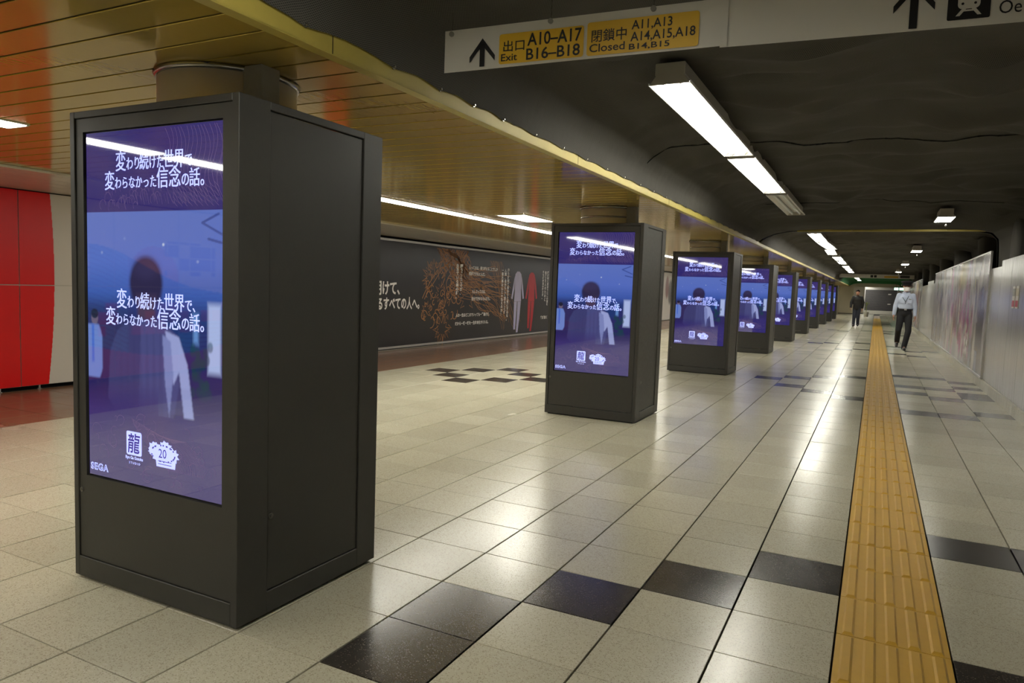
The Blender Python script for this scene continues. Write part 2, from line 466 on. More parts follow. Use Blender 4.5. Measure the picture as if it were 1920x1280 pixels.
cove(-4.3, -2.1, 'flush ceiling light farthest behind the viewer in the gold ceiling')
for k in range(17):
    y, L = (3.3+k*2.25, 2.2) if k < 11 else (28.05+(k-11)*5, 4.95)
    cove(y, y+L, f'{ORD[k]} length of the long flush light line beyond the nearest kiosk')
cove(7.7, 8.55, 'short separate flush ceiling light beside the long light line', -4.15, -3.8)

# ------------------------------------------------------------------ left wall
wl = MB().box(-8.6, -8.34, YB, YF, -.02, ZC+.05).build('wall_left', M_BLACK); tag(wl, kind='structure')

def mural_col(Yv, Zv):
    """abstract wave mural: white ground, red, blue waves, orange arch, squares"""
    c = np.tile(np.array(srgb(206, 200, 190)), (*Yv.shape, 1))
    def put(mask, col): c[mask] = col
    edge = 4.86-.05*((Zv-1.3)/1.0)**2
    put((Yv < edge) & (Yv > .9+.25*np.sin(Zv*2.2)), srgb(216, 14, 16))
    put((Yv > 9.2) & (Yv < 9.8), srgb(214, 60, 24))
    beige = (Yv < .9+.25*np.sin(Zv*2.2)); put(beige, srgb(226, 212, 192))
    wave = 1.30+.30*np.sin((Yv+2.6)*1.35)+.05*np.sin((Yv)*3.1)
    wav2 = .42+.16*np.sin((Yv+1.6)*1.5)
    bl = beige & (Zv < wave) & (Zv > wav2); put(bl, srgb(60, 140, 190))
    ln = bl & (np.mod(Zv-wave+.1*np.sin(Yv*2), .06) < .014); put(ln, srgb(40, 90, 140))
    put(beige & (Zv <= wav2), srgb(180, 60, 84))
    arch = beige & (((Yv+2.35)/.36)**2+(np.maximum(Zv-1.25, 0)/.42)**2 < 1) & (Zv > wave); put(arch, srgb(226, 140, 60))
    put(beige & (((Yv+2.35)/.36)**2 < 1) & (Zv <= wave) & (Zv > wav2), srgb(52, 62, 90))
    q = beige & (np.mod(Yv, .17) > .012) & (np.mod(Zv, .17) > .012)
    cell = np.floor(Yv/.17)*7.3+np.floor(Zv/.17)*3.1; hsh = np.mod(np.sin(cell)*43758.5, 1)
    put(q & (Zv > 1.3) & (Zv < 1.75) & (Yv > -3.3) & (Yv < -2.5) & (hsh > .35), srgb(136, 112, 160))
    put(q & (Zv > .55) & (Zv < .95) & (Yv > -3.6) & (Yv < -1.6) & (hsh > .4), srgb(176, 30, 60))
    put(q & (Zv > 1.2) & (Zv < 1.9) & (Yv > -1.5) & (Yv < -.9), srgb(230, 206, 130))
    return c
mural = thing('wall_mural', (XWL, 0, 0), 'red and white mural panels along the left wall beside the nearest kiosk', 'wall mural')
ys = [4.49+.9*k for k in range(-15, 6)]; ys[-1] = 9.8
for k in range(len(ys)-1):
    a, b = ys[k]+.004, ys[k+1]-.004
    for z0, z1 in ((.045, 1.146), (1.156, 2.165)):
        W_, H_ = (180, 60) if 4.2 < a < 4.9 else ((46, 56) if a > .5 else (60, 72))
        yy, zz = np.meshgrid(np.linspace(a, b, W_), np.linspace(z0, z1, H_))
        P = np.stack([np.zeros_like(yy), yy, zz], -1)
        link('mural_panel', grid_mesh('mural_panel', P, M_MURAL, mural_col(yy, zz), False), None, mural)
    for y in (a+.2, b-.2): MB().cyl((-.03, y, 0), (-.03, y, .05), .012, .012, 8).cyl((-.03, y, 0), (-.03, y, .006), .025, .025, 10).build('foot', M_STEEL, mural)
MB().box(-.03, -.012, ys[0], ys[-1], .04, 2.165).build('backing', M_HOUSING, mural)

# dark advertising board with lettering
def board(name, y0, y1, label, mat, col=None, cat='advertising board'):
    t = thing(name, (XWL, y0, 0), label, cat); L = y1-y0
    MB().box(-.03, -.004, 0, L, .05, 2.12).build('backing', M_BLACK, t)
    if col is None: p = MB().box(-.004, 0, 0, L, .075, 2.095).build('print', mat, t)
    else: p = link('print', col, None, t)
    MB().box(-.03, .012, 0, L, .035, .078).build('bottom_rail', M_FRAME, t, bevel=.003)
    MB().box(-.03, .012, 0, L, 2.09, 2.135).build('top_rail', M_FRAME, t, bevel=.003)
    MB().box(-.02, .0, 0, L, 0.0, .02).build('skirting', M_WALL, t)
    return t, p
AD0 = 9.85
ad, adp = board('advertising_board', AD0, 20.6, 'black advertising board with white lettering and gold line drawing on the left wall', M_ADBLACK)
OFF = .0015
def adtext(name, items):
    for body, y0, y1, z0, z1, b in items:
        mb = MB(); fit_text(mb, body, y0-AD0, y1-AD0, z0, z1, 'yz', OFF, bold=b+.012)
        tag(mb.build(name, M_ADTXT, adp), kind='stuff' if '\n' in body else None)
adtext('headline', [('明けて、', 10.62, 11.42, 1.06, 1.33, .02), ('るすべての人へ。', 10.72, 12.10, .78, 1.03, .02)])
adtext('caption', [('人ってのは、乗り越えることでしか', 14.04, 15.42, 1.655, 1.745, .015), ('成長できねぇんだ。', 14.04, 14.80, 1.52, 1.61, .015),
                   ('らしさってのは、', 14.22, 14.84, 1.115, 1.20, .015), ('自分で決めるもんだろ。', 14.20, 15.08, .95, 1.04, .015),
                   ('人の一生はどこまでいっても一筆書きだ。', 13.52, 15.06, .585, .67, .015), ('だから一瞬一瞬を一生懸命生きられる。', 13.50, 15.02, .40, .485, .015)])
def vert(s): return '\n'.join(s)
adtext('upright_caption', [(vert('闘うことこそが、'), 13.66, 13.78, 1.08, 1.76, .015), (vert('生きている事の証。'), 13.49, 13.61, 1.00, 1.76, .015),
    (vert('周りが何て言おうと気にするな。'), 15.94, 16.05, .44, 1.74, .015), (vert('人間、自分らしく居ることが'), 15.79, 15.90, .62, 1.73, .015), (vert('一番大事なんじゃねえのか！'), 15.63, 15.74, .58, 1.70, .015),
    (vert('誰が何と言おうとこの道を'), 18.37, 18.48, .80, 1.76, .015), (vert('信じた人のために'), 18.21, 18.32, .92, 1.76, .015), (vert('それが本当の強さだ。'), 18.05, 18.16, .98, 1.76, .015)])
adtext('small_mark', [('龍が如く', 18.02, 18.46, .42, .52, .03)])
# loose gold line drawing: swirls, flames and flowing strands, each stroke a flat ribbon
mb = MB(); R = random.Random(5)
def swirl(cx, cz, r, turns, ph, w, sq=1., sg=1):
    pts = []
    for k in range(28):
        t = k/27; a = ph+sg*turns*2*math.pi*t; q = r*(1-.85*t); pts.append((cx-AD0+q*math.cos(a), cz+sq*q*math.sin(a)))
    mb.ribbon(pts, w, 'yz', OFF*.6)
def strand(y0, z0, y1, z1, amp, n, w):
    pts = []
    ph = R.uniform(0, 6)
    for k in range(26):
        t = k/25; s_ = amp*math.sin(ph+t*n*2*math.pi)*math.sin(math.pi*t)**.5
        pts.append((y0+(y1-y0)*t+s_-AD0, z0+(z1-z0)*t+s_*.35))
    mb.ribbon(pts, w, 'yz', OFF*.6)
def flames(cy, cz, r0_, r1_, a0, a1, n, w):
    pts = []
    for k in range(2*n+1):
        a = a0+(a1-a0)*k/(2*n); q = r1_ if k % 2 else r0_
        q *= R.uniform(.85, 1.15); pts.append((cy-AD0+q*math.cos(a), cz+q*1.05*math.sin(a)))
    mb.ribbon(pts, w, 'yz', OFF*.6)
for k in range(46): strand(12.7+R.uniform(0, 1.3), 2.06, 12.7+R.uniform(0, 1.5), 1.35+R.uniform(-.1, .4), .06, 1.5, .015)
for k in range(40): strand(13.3+R.uniform(-.2, .6), 1.5+R.uniform(-.4, .4), 15.6+R.uniform(-.6, .6), 1.0+R.uniform(-.6, .8), .09, 2, .009)
for k in range(18): strand(15.2+R.uniform(-.2, .5), 1.9, 15.7+R.uniform(0, 1.2), .15+R.uniform(0, .4), .05, 1, .007)
for k in range(44): swirl(12.25+R.uniform(0, 1.5), .55+R.uniform(0, 1.25), R.uniform(.05, .17), R.uniform(.5, 1.3), R.uniform(0, 6.28), .017, 1.1, R.choice((-1, 1)))
for cy, cz, r_ in ((12.45, 1.35, .18), (12.9, 1.1, .2), (12.35, .75, .16), (13.1, .75, .22), (12.95, .32, .26), (13.5, 1.25, .22), (14.0, 1.0, .3), (12.6, 1.6, .17)):
    flames(cy, cz, r_*.6, r_*1.15, R.uniform(-1, 1), R.uniform(3.4, 6), 9, .018)
strand(12.75, 1.62, 12.2, 1.0, .05, .5, .018); strand(12.85, 1.6, 12.28, .98, .05, .5, .018); flames(12.5, 1.45, .16, .3, .8, 3.6, 8, .018); flames(13.0, .45, .2, .36, 3.3, 6.2, 9, .018)
tag(mb.build('line_drawing', M_ADGOLD, adp), kind='stuff')
# two plain suits of clothes
def suit(name, yc, mat, k=1.):
    mb = MB(); q = lambda pts: mb.poly([(yc-AD0+a*k, z) for a, z in pts], 'yz', OFF)
    q([(-.07, 1.69), (.07, 1.69), (.17, 1.62), (.20, 1.5), (.175, 1.2), (.20, .92), (-.20, .92), (-.175, 1.2), (-.20, 1.5), (-.17, 1.62)])
    q([(-.20, 1.58), (-.28, 1.32), (-.37, 1.0), (-.29, .98), (-.21, 1.25)]); q([(.20, 1.58), (.21, 1.25), (.29, .98), (.37, 1.0), (.29, 1.32)])
    q([(-.20, .915), (-.03, .915), (-.06, .55), (-.09, .2), (-.19, .2)]); q([(.0, .915), (.19, .915), (.14, .5), (.06, .12), (-.04, .12), (-.01, .5)])
    mb.build(name, mat, adp)
suit('lavender_suit_print', 16.56, M_LAV); suit('red_suit_print', 17.38, M_RED)

# paler boards farther along the left wall
def pale_print(y0, y1, seed):
    r = np.random.default_rng(seed); c = Canvas(160, 60, srgb(214, 210, 206))
    for k in range(26):
        c.ell(r.uniform(0, 1), r.uniform(.2, .8), r.uniform(.01, .05), r.uniform(.15, .4), srgb(*r.choice([[40, 36, 36], [90, 70, 60], [150, 120, 100], [120, 30, 30], [200, 190, 180]])), .3, .8)
    yy, zz = np.meshgrid(np.linspace(0, y1-y0, 160), np.linspace(.075, 2.095, 60))
    return grid_mesh('print', np.stack([np.zeros_like(yy), yy, zz], -1), M_MURAL, c.c, False)
for k, (a, b, lab) in enumerate(((20.9, 30.4, 'long pale poster board following the black one on the left wall'),
                                 (30.7, 40.0, 'pale poster board with dark portraits seen between second and third kiosk'),
                                 (40.3, 50.0, 'pale poster board farthest down the left wall before the cream panels'))):
    board('poster_board', a, b, lab, M_MURAL, pale_print(a, b, 40+k), 'poster board')

# ------------------------------------------------------------------ netting over the right half
def prof(s, pts):
    xs = np.array([p[0] for p in pts]); zs = np.array([p[1] for p in pts])
    d = np.concatenate([[0], np.cumsum(np.hypot(np.diff(xs), np.diff(zs)))]); t = s*d[-1]
    return np.interp(t, d, xs), np.interp(t, d, zs), d[-1]
PN = [(-1.862, 2.222), (-1.83, 2.36), (-1.76, 2.47), (-1.62, 2.555), (-1.4, 2.60), (-1.0, 2.63), (0, 2.65), (1.3, 2.65), (1.75, 2.62), (1.98, 2.52), (2.06, 2.2), (2.08, 1.5)]
PB = [(-1.862, 2.222), (-1.82, 2.26), (-1.74, 2.31), (-1.60, 2.37), (-1.4, 2.405), (-1.15, 2.425), (0, 2.43), (1.3, 2.42), (1.50, 2.38), (1.585, 2.28), (1.60, 2.1), (1.62, 1.5)]
def netting(name, y0, y1, pa, pb, ya, yb, label, mat, nx=110, ny=180, amp=.02, ripple=.02, seed=0., hem=True):
    """profile pa, turning into pb near the end yb.. and from pb near ya"""
    S = np.linspace(0, 1, nx); Y = np.linspace(y0, y1, ny)
    ax, az, L = prof(S, pa); bx, bz, _ = prof(S, pb)
    P = np.zeros((ny, nx, 3)); UV = np.zeros((ny, nx, 2))
    dr = np.random.default_rng(int(seed*100)+5); nd = int((y1-y0)*11)
    dents = [(dr.uniform(-1.75, 1.7), dr.uniform(y0, y1), dr.uniform(.06, .30), dr.uniform(.04, .13), dr.uniform(.025, .085)*(1 if dr.random() < .35 else -1), dr.uniform(-.6, .6)) for _ in range(nd)]
    for j, y in enumerate(Y):
        t = 0.
        if yb: t = max(t, min(1, max(0, 1-(y1-y)/yb)))
        if ya: t = max(t, min(1, max(0, 1-(y-y0)/ya)))
        t = t*t*(3-2*t)
        x = ax*(1-t)+bx*t; z = az*(1-t)+bz*t
        mid = np.clip(np.minimum((S-.03)/.12, (.82-S)/.1), 0, 1)*(1-.8*t)
        for i in range(nx):
            n1 = noise.noise((x[i]*1.5+seed, y*.9, seed)); n2 = noise.noise((x[i]*3.1, y*3.7+seed, 4.))
            n3 = noise.noise((x[i]*.5+seed, y*2.6, 9.))
            dz = amp*1.6*n1+amp*.6*n2+ripple*(n3-abs(n3)*.6)*1.6
            # tied-up puckers
            z[i] += mid[i]*dz
        for (qx, qy, sx_, sy_, am, sk) in dents:
            dy = y-qy
            if abs(dy) > .6: continue
            z = z+mid*am*np.exp(-((x-qx)/sx_)**2-((dy-sk*(x-qx)*.5)/sy_)**2)
        x = x+.012*np.sin(y*5+S*9)*mid
        if hem:
            near = min(abs(y-b) for b in BOLTS)
            sc = min(near/.21, 1.)**.7*(.022 if y < 3.6 else .012)+.004*noise.noise((y*14, 0, 3))
            z = z+sc*np.clip(1-S/.05, 0, 1)
        P[j, :, 0] = x; P[j, :, 1] = y; P[j, :, 2] = z
        UV[j, :, 0] = S*L; UV[j, :, 1] = y
    m = grid_mesh(name, P, mat)
    uvl = m.uv_layers.new(name='UVMap'); li = np.empty(len(m.loops), np.int32); m.loops.foreach_get('vertex_index', li)
    uvl.data.foreach_set('uv', UV.reshape(-1, 2)[li].reshape(-1).astype(np.float32))
    o = link(name, m); tag(o, label, 'netting'); return o, P
slab = MB().box(XE+.01, 2.5, YB, YF, 2.8, 2.95).build('slab', M_BLACK, ceiling)
net1, NP = netting('safety_netting', -7.0, 12.95, PN, PB, 0, 1.3, 'dark grey mesh netting sagging under the near ceiling behind the exit sign', M_NET, 150, 420, .034, .030, 1.3)
# puckered seam where two sheets overlap
def on_net(x, y):
    j = int(np.argmin(abs(NP[:, 0, 1]-y))); i = int(np.argmin(abs(NP[j, :, 0]-x)+(NP[j, :, 2] < 2.3)*9)); return float(NP[j, i, 2])
mb = MB(); pts = []
for k in range(80):
    x = -1.8+3.7*k/79; y = 6.55+.35*math.tanh((x+.6)*1.2)-.35*max(0, -1.0-x)+.02*math.sin(x*17)
    pts.append((x, y, on_net(x, y)-.006))
for a, b in zip(pts[:-1], pts[1:]): mb.cyl(a, b, .003+.004*R.random(), .004, 6, False)
mb.build('seam', M_THREAD, net1)
mb = MB(); pts = []
for k in range(60):
    x = -1.5+2.9*k/59; y = 11.0+.25*math.sin(x*1.1)+.03*math.sin(x*13); pts.append((x, y, on_net(x, y)-.004))
for a, b in zip(pts[:-1], pts[1:]): mb.cyl(a, b, .004, .004, 6, False)
mb.build('seam', M_THREAD, net1)
net2, _ = netting('safety_netting', 13.1, 41.6, PN, PB, 1.2, 1.4, 'dark grey rippled netting beyond the yellow ceiling beam', M_NET, 90, 420, .026, .05, 7.7, False)
net3, _ = netting('safety_netting', 42.3, YF-.3, PN, PB, .8, .8, 'green netting hung under the far end of the ceiling', M_NETG, 60, 120, .03, .03, 3.1, False)
beam = MB().box(-1.25, 1.48, 12.93, 13.12, 2.425, 2.79).build('ceiling_beam', M_DUCT); tag(beam, kind='structure')
for a, b in ((-1.25, -.42), (-.415, .9), (.905, 1.48)): MB().box(a, b, 12.90, 12.965, 2.398, 2.432).build('beam_rail', M_RAIL, beam)
beam2 = MB().box(-1.82, 1.6, 41.8, 42.1, 2.42, 2.79).build('ceiling_beam', M_DUCT); tag(beam2, kind='structure')

# pillars wrapped in netting behind the hoarding
wr = MB().box(2.3, 2.5, YB, YF, -.02, 2.8).build('wall_right', M_BLACK); tag(wr, kind='structure')
def pillar(y, label):
    rows = 16; ring = 20; P = np.zeros((rows, ring+1, 3)); UV = np.zeros((rows, ring+1, 2))
    for j in range(rows):
        z = 1.0+1.62*j/(rows-1)
        for k in range(ring+1):
            a = 2*math.pi*k/ring; cx = math.copysign(abs(math.cos(a))**.45, math.cos(a)); cy = math.copysign(abs(math.sin(a))**.45, math.sin(a))
            q = 1+.06*noise.noise((math.cos(a)*1.7, math.sin(a)*1.7+y, z*.8))+.1*max(0, (z-2.35))*4
            P[j, k] = (.20*cx*q, .26*cy*q, z); UV[j, k] = (a*.25, z)
    m = grid_mesh('wrapped_pillar', P, M_NET); uvl = m.uv_layers.new(name='UVMap'); li = np.empty(len(m.loops), np.int32); m.loops.foreach_get('vertex_index', li)
    uvl.data.foreach_set('uv', UV.reshape(-1, 2)[li].reshape(-1).astype(np.float32))
    t = thing('wrapped_pillar', (1.88, y, 0), label, 'pillar', 'pillars wrapped in netting')
    link('wrap', m, None, t); MB().box(-.15, .15, -.2, .2, 0, 2.66).build('core', M_DUCT, t)
for k in range(8): pillar(16.3+4.6*k, f'{ORD[k]} netting-wrapped pillar behind the white hoarding beyond the ceiling beam')
pillar(12.4, 'netting-wrapped pillar carrying the right end of the yellow ceiling beam')
pillar(8.0, 'netting-wrapped pillar behind the hoarding nearest the viewer')

# ------------------------------------------------------------------ white hoarding on the right
ho = thing('site_hoarding', (XWR, 0, 0), 'glossy white hoarding panels lining the right side of the corridor', 'hoarding')
pm = {}
for k in range(72):
    y = -4+k*.9; top = 1.93 if y < 12.2 else (1.85 if k % 9 < 6 else 1.95)
    key = top
    if key not in pm: pm[key] = MB().box(0, .03, .002, .897, .02, top).mesh('hoarding_panel', M_HOARD, bevel=.003)
    if y < YF-1: link('hoarding_panel', pm[key], None, ho, (0, y, 0))
o = link('base_tiles', base_tiles, None, ho, (-XWR, 0, 0)); tag(o, kind='stuff')
# printed banners on it
def banner(y0, y1, label, seed, main=False):
    t = thing('printed_banner', (XWR-.022, y0, 0), label, 'banner'); L = y1-y0
    c = Canvas(260, 70, srgb(168, 164, 166)); r = np.random.default_rng(seed)
    c.rect(0, .11 if main else .1, 0, 1, srgb(70, 66, 72), .1); c.rect(.12, .2, 0, 1, srgb(104, 94, 92), .05)
    cols = [[190, 186, 184], [150, 140, 146], [206, 200, 190], [120, 110, 118], [196, 150, 176], [170, 60, 140], [150, 36, 60], [90, 84, 70], [214, 206, 170], [160, 160, 176]]
    for k in range(190):
        u = r.beta(1.3, 2.0); cx = u; cy = r.uniform(.05, .95)
        p = cols[r.integers(0, 10)] if .15 < cx < .5 else cols[r.choice([0, 1, 2, 3, 4, 9])]
        c.ell(cx, cy, r.uniform(.004, .02), r.uniform(.05, .22), srgb(*p), .6, .7)
    c.ell(.33, .86, .07, .12, srgb(196, 176, 110), 1., .7)
    for k in range(24): c.ell(r.uniform(.2, .36), r.uniform(.1, .55), .006, r.uniform(.04, .1), srgb(170, 44, 132), .5, .85)
    for k in range(20): c.ell(r.uniform(.19, .24), r.uniform(.12, .3), .004, .03, srgb(226, 222, 218), .4, .9)
    c.rect(.05, .1, .18, .42, srgb(118, 114, 118), .01, .8)
    yy, zz = np.meshgrid(np.linspace(0, L, 260), np.linspace(.17, 2.11, 70))
    link('print', grid_mesh('print', np.stack([0*yy, yy, zz], -1), M_PRINT, c.c), None, t)
    MB().box(.002, .0215, 0, L, .165, 2.115).build('backing', M_HOUSING, t)
    MB().box(-.012, .016, 0, L, .14, .172).build('bottom_rail', M_FRAME, t, bevel=.002); MB().box(-.008, .016, 0, L, 2.105, 2.125).build('top_rail', M_FRAME, t)
    MB().box(-.006, .0215, -.012, 0, .15, 2.12).build('end_rail', M_FRAME, t)
banner(13.2, 24.7, 'large printed banner with magenta flowers on the right hoarding nearest the guard', 3, True)
banner(31.5, 41.0, 'second printed banner with reddish print farther along the right hoarding', 9)
def notice(y, z0, z1, wd, label, cols):
    t = thing('wall_notice', (XWR-.004, y, 0), label, 'notice', 'notices on the hoarding')
    MB().box(-.003, .003, 0, wd, z0, z1).build('sheet', M_SHEET, t)
    MB().box(-.0045, -.003, .012, wd-.012, z1-.45*(z1-z0), z1-.03).build('print_block', cols[0], t)
    MB().box(-.0045, -.003, .012, wd-.012, z0+.02, z0+.35*(z1-z0)).build('print_block', cols[1], t)
notice(10.88, 1.27, 1.55, .19, 'small paper notice with red foot on the hoarding, farther of two', (M_DUCT, M_RED))
notice(10.62, 1.27, 1.55, .2, 'small paper notice on the hoarding at the right edge, nearer of two', (M_CREAM, M_RED))

# ------------------------------------------------------------------ kiosks
def b_(x0, x1, y0, y1, z0, z1, bev=.002): return MB().box(x0, x1, y0, y1, z0, z1).mesh('panel', M_KIOSK, bevel=bev)
hw = KW/2
K = {}
K['post_fl'] = b_(-hw, -hw+.030, 0, .150, .012, KH); K['post_fr'] = b_(hw-.035, hw, 0, .150, .012, KH)
K['post_bl'] = b_(-hw, -hw+.030, .700, KDEP, .012, KH); K['post_br'] = b_(hw-.030, hw, .700, KDEP, .012, KH)
K['lintel_f'] = b_(-hw+.030, hw-.035, 0, .150, KH-.027, KH); K['lintel_b'] = b_(-hw+.03, hw-.03, .70, KDEP, KH-.027, KH)
K['lintel_s'] = b_(-.022, 0, .150, .700, KH-.030, KH)
K['plinth_f'] = b_(-hw+.030, hw-.035, .0, .02, .012, .100); K['plinth_b'] = b_(-hw+.03, hw-.03, KDEP-.02, KDEP, .012, .1)
K['plinth_s'] = b_(-.02, 0, .150, .700, .012, .100)
K['side'] = b_(-.026, -.006, .1535, .6965, .1035, KH-.034)
K['back'] = b_(-hw+.033, hw-.033, KDEP-.03, KDEP-.008, .1035, KH-.03)
SX0, SX1, SZ0, SZ1 = -.4045, .4005, .470, 1.900
dx0, dx1, dz0, dz1 = -hw+.033, hw-.038, .1035, KH-.030
dm = MB(); g_ = .010
dm.box(dx0, SX0-g_, .006, .03, dz0, dz1).box(SX1+.004, dx1, .006, .03, dz0, dz1).box(SX0-g_, SX1+.004, .006, .03, SZ1+.006, dz1).box(SX0-g_, SX1+.004, .006, .03, dz0, SZ0-.008)
K['door'] = dm.mesh('door', M_KIOSK)
K['bezel'] = MB().box(SX0-.02, SX1+.02, .020, .045, SZ0-.02, SZ1+.02).mesh('bezel', M_BEZEL)
K['inner'] = MB().box(-hw+.03, hw-.035, -.001, .0, 0, 0).mesh('x', M_BLACK)
K['foot'] = MB().box(-hw+.03, hw-.03, .025, KDEP-.03, 0, .02).mesh('foot', M_BLACK)
K['lock'] = MB().cyl((0, .004, 0), (0, -.003, 0), .012, .011, 16).cyl((0, -.003, 0), (0, -.006, 0), .006, .005, 10).mesh('lock', M_LOCK)
K['slock'] = MB().cyl((-.004, 0, 0), (.003, 0, 0), .013, .012, 16).cyl((.003, 0, 0), (.007, 0, 0), .006, .005, 10).mesh('lock', M_LOCK)

# screen picture: violet ground, a blue room scene with a plain figure in grey seen from behind
W_, H_ = 220, 390
cv = Canvas(W_, H_, srgb(54, 46, 124))
nz = rng.random((14, 8)); yi = np.linspace(0, 12.99, H_); xi = np.linspace(0, 6.99, W_)
a0 = np.floor(yi).astype(int)[:, None]; b0 = np.floor(xi).astype(int)[None, :]; fa = (yi % 1)[:, None]; fb = (xi % 1)[None, :]
nn = (nz[a0, b0]*(1-fa)+nz[a0+1, b0]*fa)*(1-fb)+(nz[a0, b0+1]*(1-fa)+nz[a0+1, b0+1]*fa)*fb
cv.blend((nn-.3)*.5, srgb(84, 66, 120))
PB_, PT_ = .205, .775
t = np.clip((cv.v-PB_)/(PT_-PB_), 0, 1); inpic = (cv.v > PB_) & (cv.v < PT_)
fade = np.clip((cv.v-.20)/.10, 0, 1)
room = np.zeros((H_, W_, 3))
stops = [(0, (46, 38, 92)), (.30, (50, 46, 112)), (.50, (44, 56, 120)), (.60, (70, 100, 190)), (.75, (96, 122, 214)), (1, (104, 128, 212))]
for ch in range(3): room[..., ch] = np.interp(t, [s[0] for s in stops], [srgb(*s[1])[ch] for s in stops])
pic = Canvas(W_, H_, (0, 0, 0)); pic.c = room
pic.rect(-.1, 1.1, .475, .50, srgb(40, 70, 140), .03, .6)                        # wall band
pic.rect(.02, .36, .30, .49, srgb(62, 50, 96), .08, .7)                          # wood panelling
pic.rect(.60, .80, .40, .49, srgb(34, 66, 130), .03, .7)
pic.rect(.90, .985, .345, .53, srgb(190, 206, 255), .02)                         # bright window
pic.rect(.80, .835, .42, .50, srgb(120, 170, 240), .02, .8)
for k in range(26): pic.ell(rng.uniform(.79, .92), rng.uniform(.27, .43), .018, .014, srgb(30, 70, 84), .5, .6)
pic.rect(-.1, 1.1, .2, .27, srgb(40, 34, 84), .04, .7)
for a_, b_2, c_2 in ((.59, .684, .9), (.83, .64, .35), (.12, .66, .3), (.30, .70, .2)): pic.ell(a_, b_2, .008, .004, srgb(220, 230, 255), .8, c_2)
for (xa, ya, xb_, yb_) in ((.86, .742, .99, .712), (.90, .70, .99, .69), (.86, .742, .97, .765)):
    for s_ in np.linspace(0, 1, 40): pic.ell(xa+(xb_-xa)*s_, ya+(yb_-ya)*s_, .006, .003, srgb(66, 86, 166), .8, .7)
# attendant in pale coat at the left edge
pic.ell(.055, .47, .028, .022, srgb(120, 104, 130), .3); pic.ell(.055, .482, .03, .014, srgb(40, 36, 60), .3)
pic.poly([(.0, .45), (.09, .45), (.115, .42), (.115, .32), (.095, .295), (.0, .295)], srgb(120, 146, 222))
pic.rect(.03, .05, .34, .45, srgb(70, 110, 220), .01, .8)
# plain figure from behind
pic.ell(.46, .578, .122, .072, srgb(52, 46, 84), .22); pic.rect(.355, .565, .53, .575, srgb(50, 44, 82), .04)
pic.rect(.395, .53, .47, .54, srgb(84, 66, 96), .03); pic.ell(.46, .62, .09, .03, srgb(66, 60, 104), .9, .6)
pic.poly([(.36, .475), (.57, .475), (.70, .435), (.76, .36), (.80, .22), (.62, .22), (.60, .19), (.25, .19), (.16, .24), (.18, .38), (.24, .44)], srgb(70, 70, 124))
pic.poly([(.42, .475), (.57, .475), (.68, .44), (.70, .3), (.66, .2), (.40, .2)], srgb(90, 94, 154), .6)
pic.poly([(.60, .45), (.70, .435), (.76, .36), (.805, .215), (.735, .215), (.70, .34), (.66, .30)], srgb(170, 180, 236))
pic.poly([(.58, .44), (.64, .42), (.66, .33), (.63, .21), (.60, .3)], srgb(140, 150, 210))
for k in range(7):
    u_ = .26+k*.05; pic.poly([(u_, .44), (u_+.012, .44), (u_+.03, .2), (u_-.012, .2)], srgb(60, 60, 110), .22)
a_ = (inpic*np.where(cv.v < .30, fade, 1))
fig = ((cv.u > .55) & (cv.u < .82) & (cv.v < .3) & (cv.v > .21))
a_ = np.where(fig & inpic, np.maximum(a_, .9*(np.abs(pic.c-room).sum(-1) > .05)), a_)
cv.c = cv.c*(1-a_[..., None])+pic.c*a_[..., None]
xx, zz = np.meshgrid(np.linspace(SX0, SX1, W_), np.linspace(SZ0, SZ1, H_))
K['screen'] = grid_mesh('screen', np.stack([xx, np.full_like(xx, .0135), zz], -1), M_SCREEN, cv.c, False)
su = lambda u: SX0+u*(SX1-SX0); sv = lambda v: SZ0+v*(SZ1-SZ0)
SY = .0128
def caption(v1, v2):
    mb = MB()
    runs_text(mb, [('変', 1.3), ('わり', .85), ('続', 1.1), ('けた', .85), ('世界', 1.15), ('で、', .85)], su(.236), su(.815), sv(v1), .066, 'xz', SY, .003)
    runs_text(mb, [('変', 1.3), ('わらなかった', .85), ('信念', 1.4), ('の', .95), ('話。', 1.2)], su(.149), su(.875), sv(v2), .062, 'xz', SY, .003)
    return mb
K['cap1'] = caption(.893, .842).mesh('caption', M_SCRTXT); K['cap2'] = caption(.508, .458).mesh('caption', M_SCRTXT)
# studio logo: pale tablet with brushed character, lettering under it
mb = MB(); x0, x1, z0, z1 = su(.307), su(.422), sv(.083), sv(.152)
rr = .008; tab = []
for cx, cz, a in ((x1-rr, z1-rr, 0), (x0+rr, z1-rr, 90), (x0+rr, z0+rr, 180), (x1-rr, z0+rr, 270)):
    for k in range(5): q = math.radians(a+k*22.5); tab.append((cx+rr*math.cos(q)*(1+.2*random.random()), cz+rr*math.sin(q)))
mb.poly(tab, 'xz', SY)
fit_text(mb, 'Ryu Ga Gotoku', su(.298), su(.432), sv(.068), sv(.080), 'xz', SY, bold=.04)
fit_text(mb, 'S T U D I O', su(.325), su(.41), sv(.057), sv(.0635), 'xz', SY, bold=.02)
K['logo'] = mb.mesh('studio_logo', M_SCRTXT)
mb = MB(); fit_text(mb, '龍', su(.318), su(.412), sv(.089), sv(.147), 'xz', SY-.0006, bold=.012, shear=.1); K['logoink'] = mb.mesh('brush_character', M_SCRINK)
